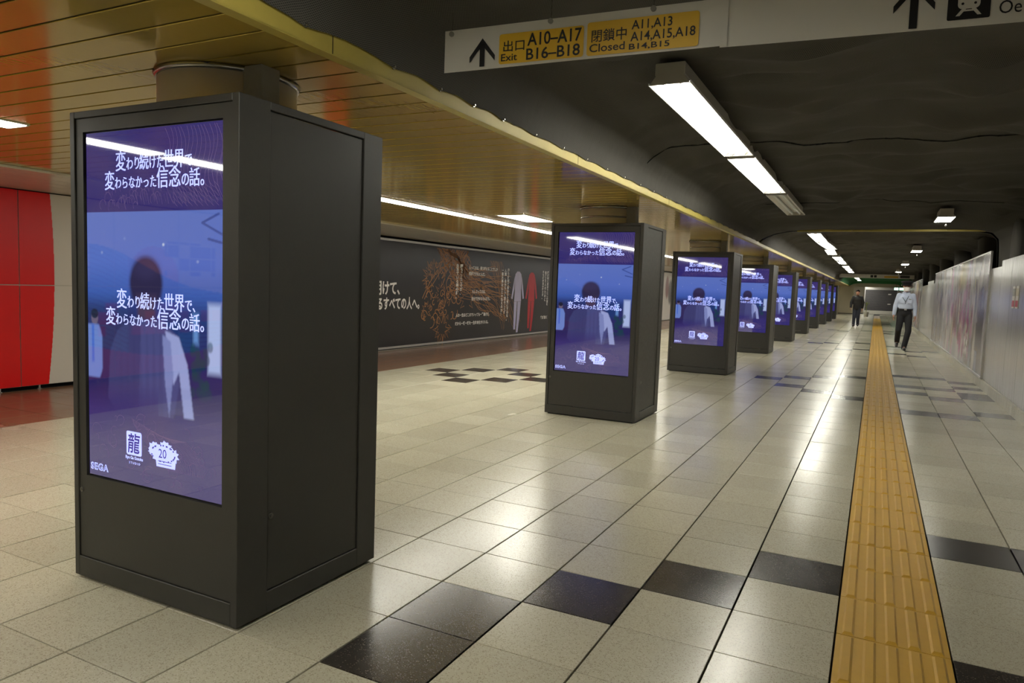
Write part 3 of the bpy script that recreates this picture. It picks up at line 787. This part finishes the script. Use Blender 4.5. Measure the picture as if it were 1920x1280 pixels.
# anniversary emblem: ragged pale badge of petals with the number 20
mb = MB(); ex, ez = su(.585), sv(.105)
def blob(mb, cx, cz, rx, rz, n, jag, off, seed):
    q = random.Random(seed); pts = []
    for k in range(n*2):
        a = math.pi*k/n; s_ = 1 if k % 2 else 1-jag; s_ *= q.uniform(.92, 1.08); pts.append((cx+rx*s_*math.cos(a), cz+rz*s_*math.sin(a)))
    mb.poly(pts, 'xz', off)
blob(mb, ex, ez, .086, .040, 17, .16, SY, 1); blob(mb, ex+.012, ez+.03, .04, .024, 9, .3, SY-.0002, 2); blob(mb, ex-.055, ez+.012, .034, .034, 9, .2, SY-.0003, 3); blob(mb, ex+.06, ez+.0, .036, .032, 9, .35, SY-.0004, 4)
mb.poly([(ex-.04, ez-.055), (ex+.07, ez-.055), (ex+.075, ez-.02), (ex-.045, ez-.02)], 'xz', SY-.0001)
K['emblem'] = mb.mesh('anniversary_emblem', M_SCRTXT)
mb = MB(); fit_text(mb, '20', ex-.026, ex+.02, ez-.018, ez+.018, 'xz', SY-.0008, bold=.0)
for k in range(22):
    q = random.Random(90+k); a = q.uniform(0, 6.28); cx = ex+.07*math.cos(a); cz = ez+.033*math.sin(a)
    blob(mb, cx, cz, .006, .005, 4, .5, SY-.0007, 50+k)
for k in range(2): mb.poly([(ex-.03, ez-.030-k*.012), (ex+.05, ez-.030-k*.012), (ex+.05, ez-.0325-k*.012), (ex-.03, ez-.0325-k*.012)], 'xz', SY-.0007)
K['emblemink'] = mb.mesh('emblem_ink', M_SCRINK)
mb = MB(); fit_text(mb, 'SEGA', su(.012), su(.158), sv(.0155), sv(.0375), 'xz', SY, bold=.055, space=1.2); K['maker'] = mb.mesh('maker_logo', M_SCRTXT)
mb = MB(); fit_text(mb, 'SEGA', su(.022), su(.149), sv(.0185), sv(.0345), 'xz', SY-.0006, bold=-.012, space=1.3); K['makerink'] = mb.mesh('maker_logo_ink', M_SCRINK)
# thin scale-and-cloud line work on the violet parts
mb = MB(); R2 = random.Random(21)
def sline(pts, w=.0012): mb.ribbon([(su(a), sv(b)) for a, b in pts], w, 'xz', SY+.0003)
for k in range(15):
    a = .60+k*.027; ph = R2.uniform(0, 1)
    sline([(a+.03*math.sin(ph+j*.5)+.004*j, .995-j*.0155) for j in range(14)])
for k in range(9):
    for j in range(5): sline([(.66+k*.035, .80+j*.012), (.69+k*.035, .786+j*.012)])
for k in range(24):
    cx, cy, r_ = R2.uniform(.12, .55), R2.uniform(.79, .84), R2.uniform(.01, .03)
    sline([(cx+r_*math.cos(q*.5), cy+r_*.5*math.sin(q*.5)*1.3) for q in range(9)])
for k in range(12):
    cx = .25+.05*k+R2.uniform(-.02, .02); cy = .82; sline([(cx, cy), (cx+.012, cy-.02), (cx+.02, cy+.004), (cx+.034, cy-.026)])
for k in range(60):
    cx, cy, r_ = R2.uniform(.05, .95), R2.uniform(.02, .19), R2.uniform(.015, .05); s0 = R2.uniform(0, 6); ln_ = R2.randint(6, 12)
    sline([(cx+r_*(1-.05*q)*math.cos(s0+q*.4), cy+r_*.56*(1-.05*q)*math.sin(s0+q*.4)) for q in range(ln_)])
for k in range(26): sline([(.35+k*.012, .19-.002*k), (.40+k*.014, .15), (.5+k*.016, .11-.001*k), (.62+k*.01, .06)], .0013)
K['lineart'] = mb.mesh('line_art', M_SCRLINE)

KORD = ['nearest', 'second', 'third', 'fourth', 'fifth', 'sixth', 'seventh', 'eighth', 'ninth']
for i in range(10):
    yk = KY+i*KD
    lab = ('nearest dark grey advertising kiosk with a lit violet screen, at left' if i == 0 else
           'farthest dark grey advertising kiosk at the end of the row' if i == 9 else
           f'{KORD[i]} dark grey advertising kiosk in the row, counted from the viewer')
    t_ = thing('advertising_kiosk', (KX, yk, 0), lab, 'kiosk', 'advertising kiosks in a row')
    for k in ('post_fl', 'post_fr', 'post_bl', 'post_br'): link('corner_post', K[k], None, t_)
    link('lintel', K['lintel_f'], None, t_); link('lintel', K['lintel_b'], None, t_); link('plinth', K['plinth_f'], None, t_); link('plinth', K['plinth_b'], None, t_)
    link('base', K['foot'], None, t_)
    for s_, xo in ((1, hw), (-1, -hw)):
        for nm, key in (('lintel', 'lintel_s'), ('plinth', 'plinth_s'), ('side_panel', 'side')):
            o = link(nm, K[key], None, t_, (xo, 0 if s_ > 0 else KDEP, 0), 0 if s_ > 0 else math.pi)
            if s_ < 0: o.location = (xo, .85, 0)
            if key == 'side': link('lock', K['slock'], None, o, (-.006, .172, .40))
    link('back_panel', K['back'], None, t_)
    d_ = link('front_door', K['door'], None, t_); link('lock', K['lock'], None, d_, (-hw+.046, .006, .395))
    link('bezel', K['bezel'], None, t_)
    s_ = link('screen', K['screen'], None, t_)
    s_['label'] = 'lit violet screen with pale lettering'
    for nm, key in (('caption', 'cap1'), ('caption', 'cap2'), ('studio_logo', 'logo'), ('brush_character', 'logoink'), ('anniversary_emblem', 'emblem'), ('emblem_ink', 'emblemink'), ('maker_logo', 'maker'), ('maker_logo_ink', 'makerink'), ('line_art', 'lineart')):
        o = link(nm, K[key], None, s_)
        if key in ('lineart', 'emblem', 'emblemink'): o['kind'] = 'stuff'
    # the round column it is built around
    place = 'nearest kiosk' if i == 0 else ('farthest kiosk' if i == 9 else f'{KORD[i]} kiosk from the viewer')
    c_ = thing('round_column', (-2.585, yk+.415, 0), f'round grey column rising out of the {place}', 'column', 'columns inside the kiosks')
    if i == 0:
        cm = MB().cyl((0, 0, .0), (0, 0, ZC), .285, .285, 48).mesh('shaft', M_COLUMN, True)
        rm = MB().cyl((0, 0, ZC-.022), (0, 0, ZC-.002), .292, .30, 48).mesh('collar', M_STEEL, True)
        bm2 = MB().cyl((0, 0, ZC-.115), (0, 0, ZC-.098), .288, .288, 48).mesh('band', M_STEEL, True)
        du = MB().box(-.05, .05, -.05, .05, 1.6, ZC).mesh('duct', M_DUCT, bevel=.003)
    for m_ in (cm, rm, bm2):
        m_.polygons.foreach_set('use_smooth', [len(p.vertices) == 4 for p in m_.polygons])
    link('shaft', cm, None, c_); link('collar', rm, None, c_)
    if i: link('band', bm2, None, c_)
    link('cable_duct', du, None, c_, (.30, -.1, 0))

# ------------------------------------------------------------------ fluorescent battens
def batten(x, y, L, label, group, lit=True, wd=.23, rot=0., rod=False):
    t = thing('batten_light', (x, y, 2.5), label, 'light fixture', group, rot)
    h = wd/2
    hb = MB()
    a = [(-.07, .10), (.07, .10), (.085, .0355), (h, .004), (h, 0), (-h, 0), (-h, .004), (-.085, .0355)]
    MB().box(-.085, .085, 0, L, .045, .115).build('housing', M_HOUSING, t, bevel=.004)
    r_ = MB()
    r_.quad((-.06, 0, .042), (.06, 0, .042), (.06, L, .042), (-.06, L, .042))
    for s_ in (-1, 1):
        r_.quad((s_*.06, 0, .042), (s_*h, 0, 0), (s_*h, L, 0), (s_*.06, L, .042))
        r_.box(min(s_*h, s_*(h+.006)), max(s_*h, s_*(h+.006)), 0, L, -.006, .008)
    r_.build('reflector', M_REFL, t)
    for yy in (0, L):
        MB().add([(-h, yy, -.004), (h, yy, -.004), (.075, yy, .05), (-.075, yy, .05), (-h, yy+.008, -.004), (h, yy+.008, -.004), (.075, yy+.008, .05), (-.075, yy+.008, .05)],
                 [(0,1,2,3),(7,6,5,4),(0,4,5,1),(1,5,6,2),(2,6,7,3),(3,7,4,0)]).build('end_plate', M_HOUSING, t)
    if rod: MB().box(-h+.004, h-.004, .01, L-.01, -.004, .002).build('diffuser', M_DIFF, t)
    for xx in (() if rod else (-.05, .05)):
        tb = MB().cyl((xx, .05, .018), (xx, L-.05, .018), .0165, .0165, 8).build('tube', M_TUBE if lit else M_TUBEOFF, t)
        for e in (.012, L-.05): MB().cyl((xx, e, .018), (xx, e+.038, .018), .015, .015, 8).build('socket', M_HOUSING, t)
    if rod: MB().cyl((0, .03, -.005), (0, .03, -.11), .005, .005, 6).ball((0, .03, -.12), .014, .014, .016, 8, 6).build('pull_rod', M_FRAME, t)
LX = -1.115
LAB = [(-.75, 'lit batten light hanging just above the viewer', 1), (-3.2, 'lit batten light farthest behind the viewer', 1),
       (4.05, 'large lit batten light nearest the exit sign', 1), (6.47, 'second lit batten light joined end to end before the dark one', 1),
       (8.93, 'unlit batten light with grey tubes at the end of the near line', 0)]
for y, lab, lit in LAB: batten(LX, y, 2.29, lab, 'main line of batten lights', bool(lit))
FAR = [(14.6, 0), (17.1, -.03), (19.7, .02), (23.2, 0), (26.0, 0), (30.0, 0), (33.0, 0), (36.0, 0), (46.3, 0), (49.6, 0), (54.0, 0)]
for k, (y, ro) in enumerate(FAR): batten(LX, y, 2.36, f'{ORD[k]} lit batten light in the line beyond the yellow ceiling beam', 'main line of batten lights', True, rot=ro)
for k, (y, lab) in enumerate(((11.68, 'short lit batten light just before the yellow beam, right side'), (19.6, 'short lit batten light right of the main line, second away'),
                 (27.2, 'short lit batten light right of the main line, third away'), (35.2, 'short lit batten light right of the main line, fourth away'))):
    batten(.80, y, .88, lab, 'short batten lights on the right', True, .21, 0, True)

# ------------------------------------------------------------------ exit sign sheet hung under the netting
KS = .9; th = math.radians(4)
sign = thing('exit_sign_sheet', (-1.935*KS, 3.0*KS, CAM_H), 'white vinyl direction sheet with black arrows and yellow exit boxes under the netting', 'sign', None, th)
z_ = lambda z: (z-CAM_H)*KS
s1 = KS
def sheet(a, b, zb0, zb1, zt0, zt1, yo, sag):
    n_ = 60; S = np.linspace(a, b, n_); P = np.zeros((8, n_, 3))
    for j in range(8):
        q = j/7; tt = (S-a)/(b-a)
        lo_ = zb0+(zb1-zb0)*tt; hi_ = zt0+(zt1-zt0)*tt
        P[j, :, 0] = S*KS; P[j, :, 2] = z_(lo_+(hi_-lo_)*q); P[j, :, 1] = yo+sag*np.sin(tt*math.pi*3)*.5*(1-q)
    return grid_mesh('sheet', P, M_SHEET)
link('sheet', sheet(0, 1.32, 2.349, 2.356, 2.545, 2.548, 0, .003), None, sign)
link('sheet', sheet(1.29, 3.2, 2.352, 2.336, 2.548, 2.56, .006, .004), None, sign)
def spoly(mb, pts, off): mb.poly([(a*KS, z_(b)) for a, b in pts], 'xz', off)
def rbox(mb, x0, x1, z0, z1, r, off):
    pts = []
    for cx, cz, a in ((x1-r, z1-r, 0), (x0+r, z1-r, 90), (x0+r, z0+r, 180), (x1-r, z0+r, 270)):
        for k in range(5): q = math.radians(a+k*22.5); pts.append((cx+r*math.cos(q), cz+r*math.sin(q)))
    spoly(mb, pts, off)
mb = MB(); rbox(mb, .290, .702, 2.364, 2.500, .012, -.0045); mb.build('yellow_box', M_SIGNY, sign)
mb = MB(); rbox(mb, .717, 1.204, 2.364, 2.508, .012, -.0045); mb.build('yellow_box', M_SIGNY, sign)
def arrow(mb, cx, zb, zt, wd, sw, off):
    h_ = (zt-zb)
    spoly(mb, [(cx-sw/2, zb), (cx+sw/2, zb), (cx+sw/2, zt-sw*.9), (cx-sw/2, zt-sw*.9)], off)
    spoly(mb, [(cx, zt), (cx-wd/2, zt-wd*.62), (cx-wd/2, zt-wd*.62-sw*1.0), (cx, zt-sw*1.25)], off); spoly(mb, [(cx, zt), (cx, zt-sw*1.25), (cx+wd/2, zt-wd*.62-sw*1.0), (cx+wd/2, zt-wd*.62)], off)
mb = MB(); arrow(mb, .203, 2.362, 2.492, .132, .026, -.0045); mb.build('arrow', M_INK, sign)
mb = MB(); arrow(mb, 1.994, 2.354, 2.528, .138, .027, -.0045+.006); mb.build('arrow', M_INK, sign)
mb = MB()
for body, a, b, c, d, bo in (('出口', .312, .418, 2.418, 2.468, .01), ('Exit', .302, .383, 2.376, 2.409, .01), ('A10–A17', .432, .692, 2.434, 2.492, .015), ('B16–B18', .428, .686, 2.372, 2.424, .015),
                             ('閉鎖中', .738, .896, 2.420, 2.474, .008), ('Closed', .730, .890, 2.378, 2.413, .01), ('A11,A13', .917, 1.092, 2.452, 2.497, .01), ('A14,A15,A18', .914, 1.190, 2.402, 2.448, .01), ('B14,B15', .909, 1.084, 2.370, 2.399, .01)):
    mb = MB(); fit_text(mb, body, a*KS, b*KS, z_(c), z_(d), 'xz', -.0058, bold=bo)
    mb.build('lettering', M_INK, sign)
mb = MB(); rbox(mb, 2.104, 2.240, 2.370, 2.51, .006, .001); ic = mb.build('train_pictogram', M_INK, sign)
mb = MB(); rbox(mb, 2.136, 2.207, 2.407, 2.50, .016, -.0005); spoly(mb, [(2.131, 2.383), (2.144, 2.383), (2.166, 2.41), (2.152, 2.41)], -.0005); spoly(mb, [(2.200, 2.383), (2.213, 2.383), (2.192, 2.41), (2.178, 2.41)], -.0005)
spoly(mb, [(2.15, 2.398), (2.194, 2.398), (2.19, 2.404), (2.155, 2.404)], -.0005)
mb.build('train_front', M_SHEET, ic)
mb = MB(); rbox(mb, 2.147, 2.156, 2.421, 2.430, .004, -.0015); rbox(mb, 2.187, 2.196, 2.421, 2.430, .004, -.0015); rbox(mb, 2.146, 2.197, 2.445, 2.48, .006, -.0015); mb.build('train_window', M_INK, ic)
mb = MB(); fit_text(mb, 'Oe', 2.267*KS, 2.336*KS, z_(2.378), z_(2.424), 'xz', .001, bold=.0); mb.build('lettering', M_INK, sign)
wm = MB().cyl((0, .004, 0), (0, -.004, 0), .011, .011, 16).cyl((0, -.004, 0), (0, -.007, 0), .005, .005, 8).mesh('washer', M_DUCT)
for a, z in ((.037, 2.527), (.541, 2.535), (1.008, 2.537), (1.6, 2.537), (2.4, 2.54)): link('washer', wm, None, sign, (a*KS, -.004, z_(z)))
for a in (.037, .541, 1.008, 1.6, 2.4): MB().cyl((a*KS, .004, z_(2.54)), (a*KS, .004, z_(2.54)+(.08 if a < .1 else .2)), .0015, .0015, 5).build('hanging_wire', M_STEEL, sign)

# far white direction sign
fs = thing('hanging_direction_sign', (0, 40.5, 0), 'wide pale direction sign hung across the far corridor before the green netting', 'sign')
MB().box(-1.75, 1.62, 0, .06, 2.325, 2.52).build('sign_panel', M_SHEET, fs, bevel=.004)
for a, b, m_ in ((-.32, -.2, M_INK), (-.16, -.04, M_INK), (1.0, 1.42, M_SHUT), (.3, .92, M_SIGNY)): MB().box(a, b, -.004, 0, 2.36, 2.44 if m_ is M_SIGNY else 2.48).build('sign_patch', m_, fs)
for x in (-1.4, 1.3): MB().cyl((x, .03, 2.52), (x, .03, 2.8), .01, .01, 8).build('hanger', M_STEEL, fs)

# ------------------------------------------------------------------ far end
we = MB().box(-8.5, -1.55, YF, YF+.2, 0, 2.45).box(-1.55, 2.4, YF, YF+.2, 2.17, 2.9).build('wall_end', M_CREAM); tag(we, kind='structure')
MB().box(-2.75, -2.6, YF-.1, YF, 0, 2.2).build('pilaster', M_CREAM, we)
MB().box(-8.5, -1.55, YF-.012, YF, 0, .08).build('skirting', M_WALL, we)
wb2 = MB().box(-8.5, 2.4, YF+6.5, YF+6.7, 0, 2.6).build('wall_end', M_CREAM); tag(wb2, kind='structure')
cap = MB().box(-8.5, 2.4, YF, YF+6.6, 2.62, 2.7).build('ceiling', M_WALL); tag(cap, kind='structure')
wb = MB().box(-8.6, 2.5, YB-.2, YB, 0, 2.9).build('wall_back', M_WALL); tag(wb, kind='structure')
t_ = thing('ceiling_light', (-.9, YF+1.0, 2.6), 'flush ceiling light beyond the cream wall at the far opening', 'ceiling light', 'flush ceiling lights')
MB().box(-.5, .5, 0, 1.6, -.03, .02).build('light_frame', M_HOUSING, t_); MB().box(-.46, .46, .04, 1.56, -.04, -.03).build('diffuser', M_DIFF, t_)
sh_ = thing('roller_shutter', (.25, YF+4, 0), 'dark grey roller shutter closing the far end of the corridor', 'shutter')
mb = MB()
for k in range(20): mb.box(-1.05, 1.25, 0, .02, .3+k*.085, .3+k*.085+.08)
tag(mb.build('shutter_slats', M_SHUT, sh_), kind='stuff')
MB().box(-1.1, 1.3, -.05, .1, 2.0, 2.2).build('shutter_box', M_FRAME, sh_); MB().box(-1.12, -1.05, -.03, .06, 0, 2.0).build('guide_rail', M_FRAME, sh_); MB().box(1.25, 1.32, -.03, .06, 0, 2.0).build('guide_rail', M_FRAME, sh_)
MB().box(-1.1, 1.3, -.02, .05, 0, .3).build('threshold', M_HOUSING, sh_)
for x, z in ((.62, 1.62), (.62, .82)): MB().box(x, x+.22, -.012, 0, z, z+.08).build('shutter_label', M_SHEET, sh_)
for k, x in enumerate((1.12, 1.44)):
    e_ = thing('exit_light', (x, YF-4-k*.0, 0), 'small lit green exit sign left of the guard cap' if k == 0 else 'small lit green exit sign touching the guard cap outline', 'exit sign', 'exit signs at the far end')
    MB().box(-.015, .275, 0, .08, 1.93, 2.13).build('sign_box', M_FRAME, e_); MB().box(0, .26, -.006, 0, 1.945, 2.115).build('lit_face', M_EXIT, e_)
    MB().cyl((.13, .04, 2.13), (.13, .04, 2.7), .012, .012, 8).build('hanger', M_STEEL, e_)
pl = thing('potted_plant', (-.55, 56, 0), 'small leafy yellow-green plant behind the man in black', 'plant')
MB().cyl((0, 0, 0), (0, 0, .35), .13, .17, 14).build('pot', M_HOUSING, pl); MB().cyl((0, 0, .3), (0, 0, .95), .02, .012, 6).build('stem', M_LEAF, pl)
for k in range(18):
    q = random.Random(k); a = q.uniform(0, 6.28); zt_ = q.uniform(.55, 1.15); l_ = q.uniform(.18, .38); d = Vector((math.cos(a), math.sin(a), q.uniform(-.1, .7))).normalized(); s_ = Vector((-math.sin(a), math.cos(a), 0))*.045
    p = Vector((0, 0, zt_*.85)); MB().add([p, p+d*l_*.5+s_, p+d*l_, p+d*l_*.5-s_], [(0, 1, 2, 3)]).build('leaf', M_LEAF, pl)

# ------------------------------------------------------------------ people
def fuse(mb, name, mat, parent, voxel=.012, smooth=4):
    m = mb.mesh(name); o = bpy.data.objects.new(name, m); COL.objects.link(o)
    md = o.modifiers.new('r', 'REMESH'); md.mode = 'VOXEL'; md.voxel_size = voxel
    sm_ = o.modifiers.new('s', 'SMOOTH'); sm_.factor = .5; sm_.iterations = smooth
    bpy.context.view_layer.update()
    nm = bpy.data.meshes.new_from_object(o.evaluated_get(bpy.context.evaluated_depsgraph_get()))
    bpy.data.objects.remove(o); nm.name = name
    nm.polygons.foreach_set('use_smooth', [True]*len(nm.polygons)); nm.materials.clear()
    return link(name, nm, mat, parent)

def hand(mb, wrist, dirv, side, k=1.):
    """palm, four fingers of different lengths, thumb; slightly curled"""
    w_ = Vector(wrist); d = Vector(dirv).normalized(); fwd = Vector((0, -1, 0)); fwd = (fwd-d*fwd.dot(d)).normalized(); inn = Vector((-side, 0, 0)); inn = (inn-d*inn.dot(d)).normalized()
    for q in (-.022, -.007, .008, .022): mb.limb(w_+fwd*q*.7*k, .017*k, w_+d*.085*k+fwd*q*1.15*k, .014*k, 8)
    for q, l_ in ((-.028, .062), (-.009, .078), (.010, .084), (.029, .074)):
        a = w_+d*.088*k+fwd*q*k; b = a+d*l_*.55*k+inn*.012*k; c = b+d*l_*.45*k*.8+inn*.026*k
        mb.limb(a, .0095*k, b, .0088*k, 8); mb.limb(b, .0088*k, c, .0075*k, 8)
    a = w_+d*.025*k+fwd*.026*k; b = a+d*.035*k+fwd*.028*k+inn*.012*k; c = b+d*.032*k+fwd*.008*k+inn*.01*k
    mb.limb(a, .0125*k, b, .0105*k, 8); mb.limb(b, .0105*k, c, .0085*k, 8)

def head(mb, c):
    c = Vector(c)
    mb.ball(c+Vector((0, .012, .02)), .082, .100, .100); mb.ball(c+Vector((0, -.02, -.045)), .064, .072, .074)
    mb.ball(c+Vector((0, -.040, -.085)), .034, .036, .030); mb.limb(c+Vector((0, -.086, .012)), .010, c+Vector((0, -.100, -.022)), .016, 8)
    for s_ in (-1, 1): mb.ball(c+Vector((s_*.078, .012, -.012)), .011, .02, .032)
    mb.limb(c+Vector((-.018, -.082, -.060)), .008, c+Vector((.018, -.082, -.060)), .008, 8)

def person(loc, rotz, label, pose, top, bottom, kind):
    t = thing('person', loc, label, 'person', None, rotz)
    J = pose
    b = MB(); head(b, J['head']); b.limb(J['neck'], .052, Vector(J['head'])+Vector((0, .01, -.06)), .05)
    b.ball(J['chest'], .140, .090, .19); b.ball(J['pelvis'], .140, .090, .13); b.limb(J['chest'], .085, J['pelvis'], .085)
    for s_ in ('l', 'r'):
        b.limb(J['sh'+s_], .045, J['el'+s_], .036); b.limb(J['el'+s_], .035, J['wr'+s_], .027)
        b.limb(J['hip'+s_], .080, J['kn'+s_], .055); b.limb(J['kn'+s_], .052, J['an'+s_], .036); b.limb(J['an'+s_], .036, J['toe'+s_], .028)
        hand(b, J['wr'+s_], Vector(J['wr'+s_])-Vector(J['el'+s_])+Vector((0, -.02, 0)), 1 if s_ == 'l' else -1)
        b.limb(J['chest'], .05, J['sh'+s_], .045)
    fuse(b, 'body', M_SKIN, t, .009, 3)
    # upper garment
    g = MB(); thick = .016 if kind == 'guard' else .030
    ch = Vector(J['chest']); pe = Vector(J['pelvis'])
    g.ball(ch+Vector((0, 0, .03)), .168+thick, .112+thick, .17); g.ball(ch+Vector((0, 0, -.12)), .150+thick, .108+thick, .2)
    zb = .15 if kind == 'guard' else -.10
    for k in range(5):
        z = zb+k*.06; g.ball(pe+Vector((0, 0, z)), .150+thick, .108+thick, .07)
    for s_ in ('l', 'r'):
        g.limb(ch+Vector((0, 0, .10)), .075, J['sh'+s_], .055+thick*.4); g.limb(J['sh'+s_], .056+thick*.5, J['el'+s_], .050+thick*.5); g.limb(J['el'+s_], .050+thick*.5, J['wr'+s_], .036+thick*.4)
    g.limb(ch+Vector((0, 0, .16)), .07, Vector(J['neck'])+Vector((0, 0, .01)), .06)
    fuse(g, 'shirt' if kind == 'guard' else 'jacket', top, t, .012, 5)
    tr = MB(); tr.ball(pe+Vector((0, 0, .0)), .166, .122, .13); tr.ball(pe+Vector((0, 0, .07)), .158, .118, .07)
    for s_ in ('l', 'r'):
        tr.limb(J['hip'+s_], .098, J['kn'+s_], .075); tr.limb(J['kn'+s_], .075, Vector(J['an'+s_])+Vector((0, 0, -.015)), .064)
    fuse(tr, 'trousers', bottom, t, .012, 4)
    for s_ in ('l', 'r'):
        a = Vector(J['an'+s_]); q = Vector(J['toe'+s_]); dd = (q-a); sh = MB()
        heel = a+Vector((0, .03, -.045)); heel.z = max(heel.z, .036); sh.limb(heel, .040, a+dd*.5+Vector((0, 0, -.012)), .044); sh.limb(a+dd*.5+Vector((0, 0, -.015)), .044, q, .034); sh.limb(a, .044, heel, .042)
        fuse(sh, 'shoe', M_SHOE, t, .010, 3)
    hc = Vector(J['head'])
    for s_ in (-1, 1):
        MB().ball(hc+Vector((s_*.03, -.080, .010)), .010, .007, .006, 10, 6).build('eye', M_EYE, t, smooth=True)
    hr = MB(); hr.ball(hc+Vector((0, .022, .050)), .088, .102, .090); hr.ball(hc+Vector((0, .05, .0)), .084, .07, .08)
    if kind == 'guard':
        hr = MB(); hr.ball(hc+Vector((0, .045, .0)), .082, .075, .07)
    fuse(hr, 'hair', M_HAIR, t, .010, 2)
    if kind == 'guard':
        mk = MB(); P = np.zeros((10, 17, 3))
        for j in range(10):
            q = j/9
            for k in range(17):
                a = math.radians(-78+156*k/16); rad = .088-.012*abs(q-.5); P[j, k] = (hc.x+math.sin(a)*rad*(1-.12*(1-q)), hc.y-.025-math.cos(a)*rad*(1.0+.12*math.sin(math.pi*q)), hc.z-.105+.105*q-.012*abs(math.sin(a)))
        link('face_mask', grid_mesh('face_mask', P, M_MASK), None, t)
        cp = MB(); cp.cyl(hc+Vector((0, .005, .045)), hc+Vector((0, .005, .100)), .100, .112, 24); cp.ball(hc+Vector((0, -.006, .118)), .150, .148, .036, 24, 8)
        c_o = fuse(cp, 'cap', M_TROUS, t, .009, 3)
        vz = MB(); vs = []; n_ = 15
        for rr_, zz_ in ((.098, .056), (.165, .026)):
            for k in range(n_):
                a = math.radians(-70+140*k/(n_-1)); vs.append((hc.x+math.sin(a)*rr_*.92, hc.y+.005-math.cos(a)*rr_, hc.z+zz_))
        vs += [(x, y, z-.005) for x, y, z in vs]
        fs_ = [(k, k+1, n_+k+1, n_+k) for k in range(n_-1)]+[(2*n_+n_+k, 2*n_+n_+k+1, 2*n_+k+1, 2*n_+k) for k in range(n_-1)]+[(n_+k, n_+k+1, 3*n_+k+1, 3*n_+k) for k in range(n_-1)]
        vz.add(vs, fs_); vz.build('visor', M_SHOE, c_o)
        MB().ball(hc+Vector((0, -.092, .088)), .014, .006, .014, 10, 6).build('badge', M_SIGNY, c_o)
        bl = MB(); P = []
        bl.add([(pe.x+.178*math.cos(a)*1., pe.y+.133*math.sin(a), pe.z+zz_) for zz_ in (.072, .108) for a in [2*math.pi*k/28 for k in range(28)]], [(k, (k+1) % 28, 28+(k+1) % 28, 28+k) for k in range(28)])
        be = bl.build('belt', M_SHOE, t); MB().box(pe.x-.028, pe.x+.028, pe.y-.142, pe.y-.130, pe.z+.070, pe.z+.110).build('buckle', M_FRAME, be)
        for s_ in (-1, 1): MB().box(s_*.085-.048, s_*.085+.048, ch.y-.142, ch.y-.118, ch.z-.06, ch.z+.055).build('pocket', top, t, bevel=.006)
        MB().box(.055, .115, ch.y-.147, ch.y-.140, ch.z+.035, ch.z+.052).build('name_badge', M_DUCT, t)
        mbx = MB()
        for a, bpt in (((-.09, .09), (-.01, -.02)), ((.05, .13), (-.01, -.02)), ((-.01, -.02), (-.015, -.07))):
            mbx.cyl((a[0], ch.y-.14, ch.z+a[1]), (bpt[0], ch.y-.148, ch.z+bpt[1]), .006, .006, 6)
        mbx.build('lanyard', M_SHOE, t)
        co = MB()
        for s_ in (-1, 1): co.add([(0, -.075, J['neck'][2]-.03), (s_*.075, -.02, J['neck'][2]+.03), (s_*.095, -.06, J['neck'][2]-.02), (s_*.035, -.115, J['neck'][2]-.075)], [(0, 1, 2, 3)])
        co.build('collar', top, t)
    if kind == 'guard': t.scale = (1.0, 1, 1.045)
    return t

GP = dict(head=(0, -.02, 1.585), neck=(0, .01, 1.44), chest=(0, 0, 1.23), pelvis=(0, .0, .93),
          shl=(.160, .01, 1.365), ell=(.222, .04, 1.10), wrl=(.232, -.02, .875), shr=(-.160, .01, 1.365), elr=(-.225, .03, 1.11), wrr=(-.255, -.03, .885),
          hipl=(.085, 0, .88), knl=(.100, -.13, .485), anl=(.02, -.20, .085), toel=(.03, -.35, .036),
          hipr=(-.085, 0, .88), knr=(-.125, -.06, .50), anr=(-.115, .30, .215), toer=(-.125, .17, .10))
GP['toer'] = (-.125, .18, .075)
person((.70, 21.35, 0), math.radians(2), 'walking guard in pale blue shirt, black cap and white face mask', GP, M_SHIRT, M_TROUS, 'guard')
MP = dict(GP); MP.update(head=(0, -.02, 1.545), neck=(0, .01, 1.41), chest=(0, 0, 1.20), pelvis=(0, 0, .90), shl=(.160, 0, 1.335), ell=(.235, .07, 1.10), wrl=(.225, .06, .86), shr=(-.160, 0, 1.335), elr=(-.24, -.02, 1.09), wrr=(-.25, -.12, .87),
          hipl=(.08, 0, .86), knl=(.08, -.09, .47), anl=(.075, -.02, .10), toel=(.09, -.16, .05), hipr=(-.08, 0, .86), knr=(-.085, -.10, .46), anr=(-.09, -.14, .075), toer=(-.10, -.28, .034))
person((-.75, 36.5, 0), math.radians(-3), 'man in a black jacket and dark trousers walking in the distance', MP, M_JACKET, M_JEANS, 'man')
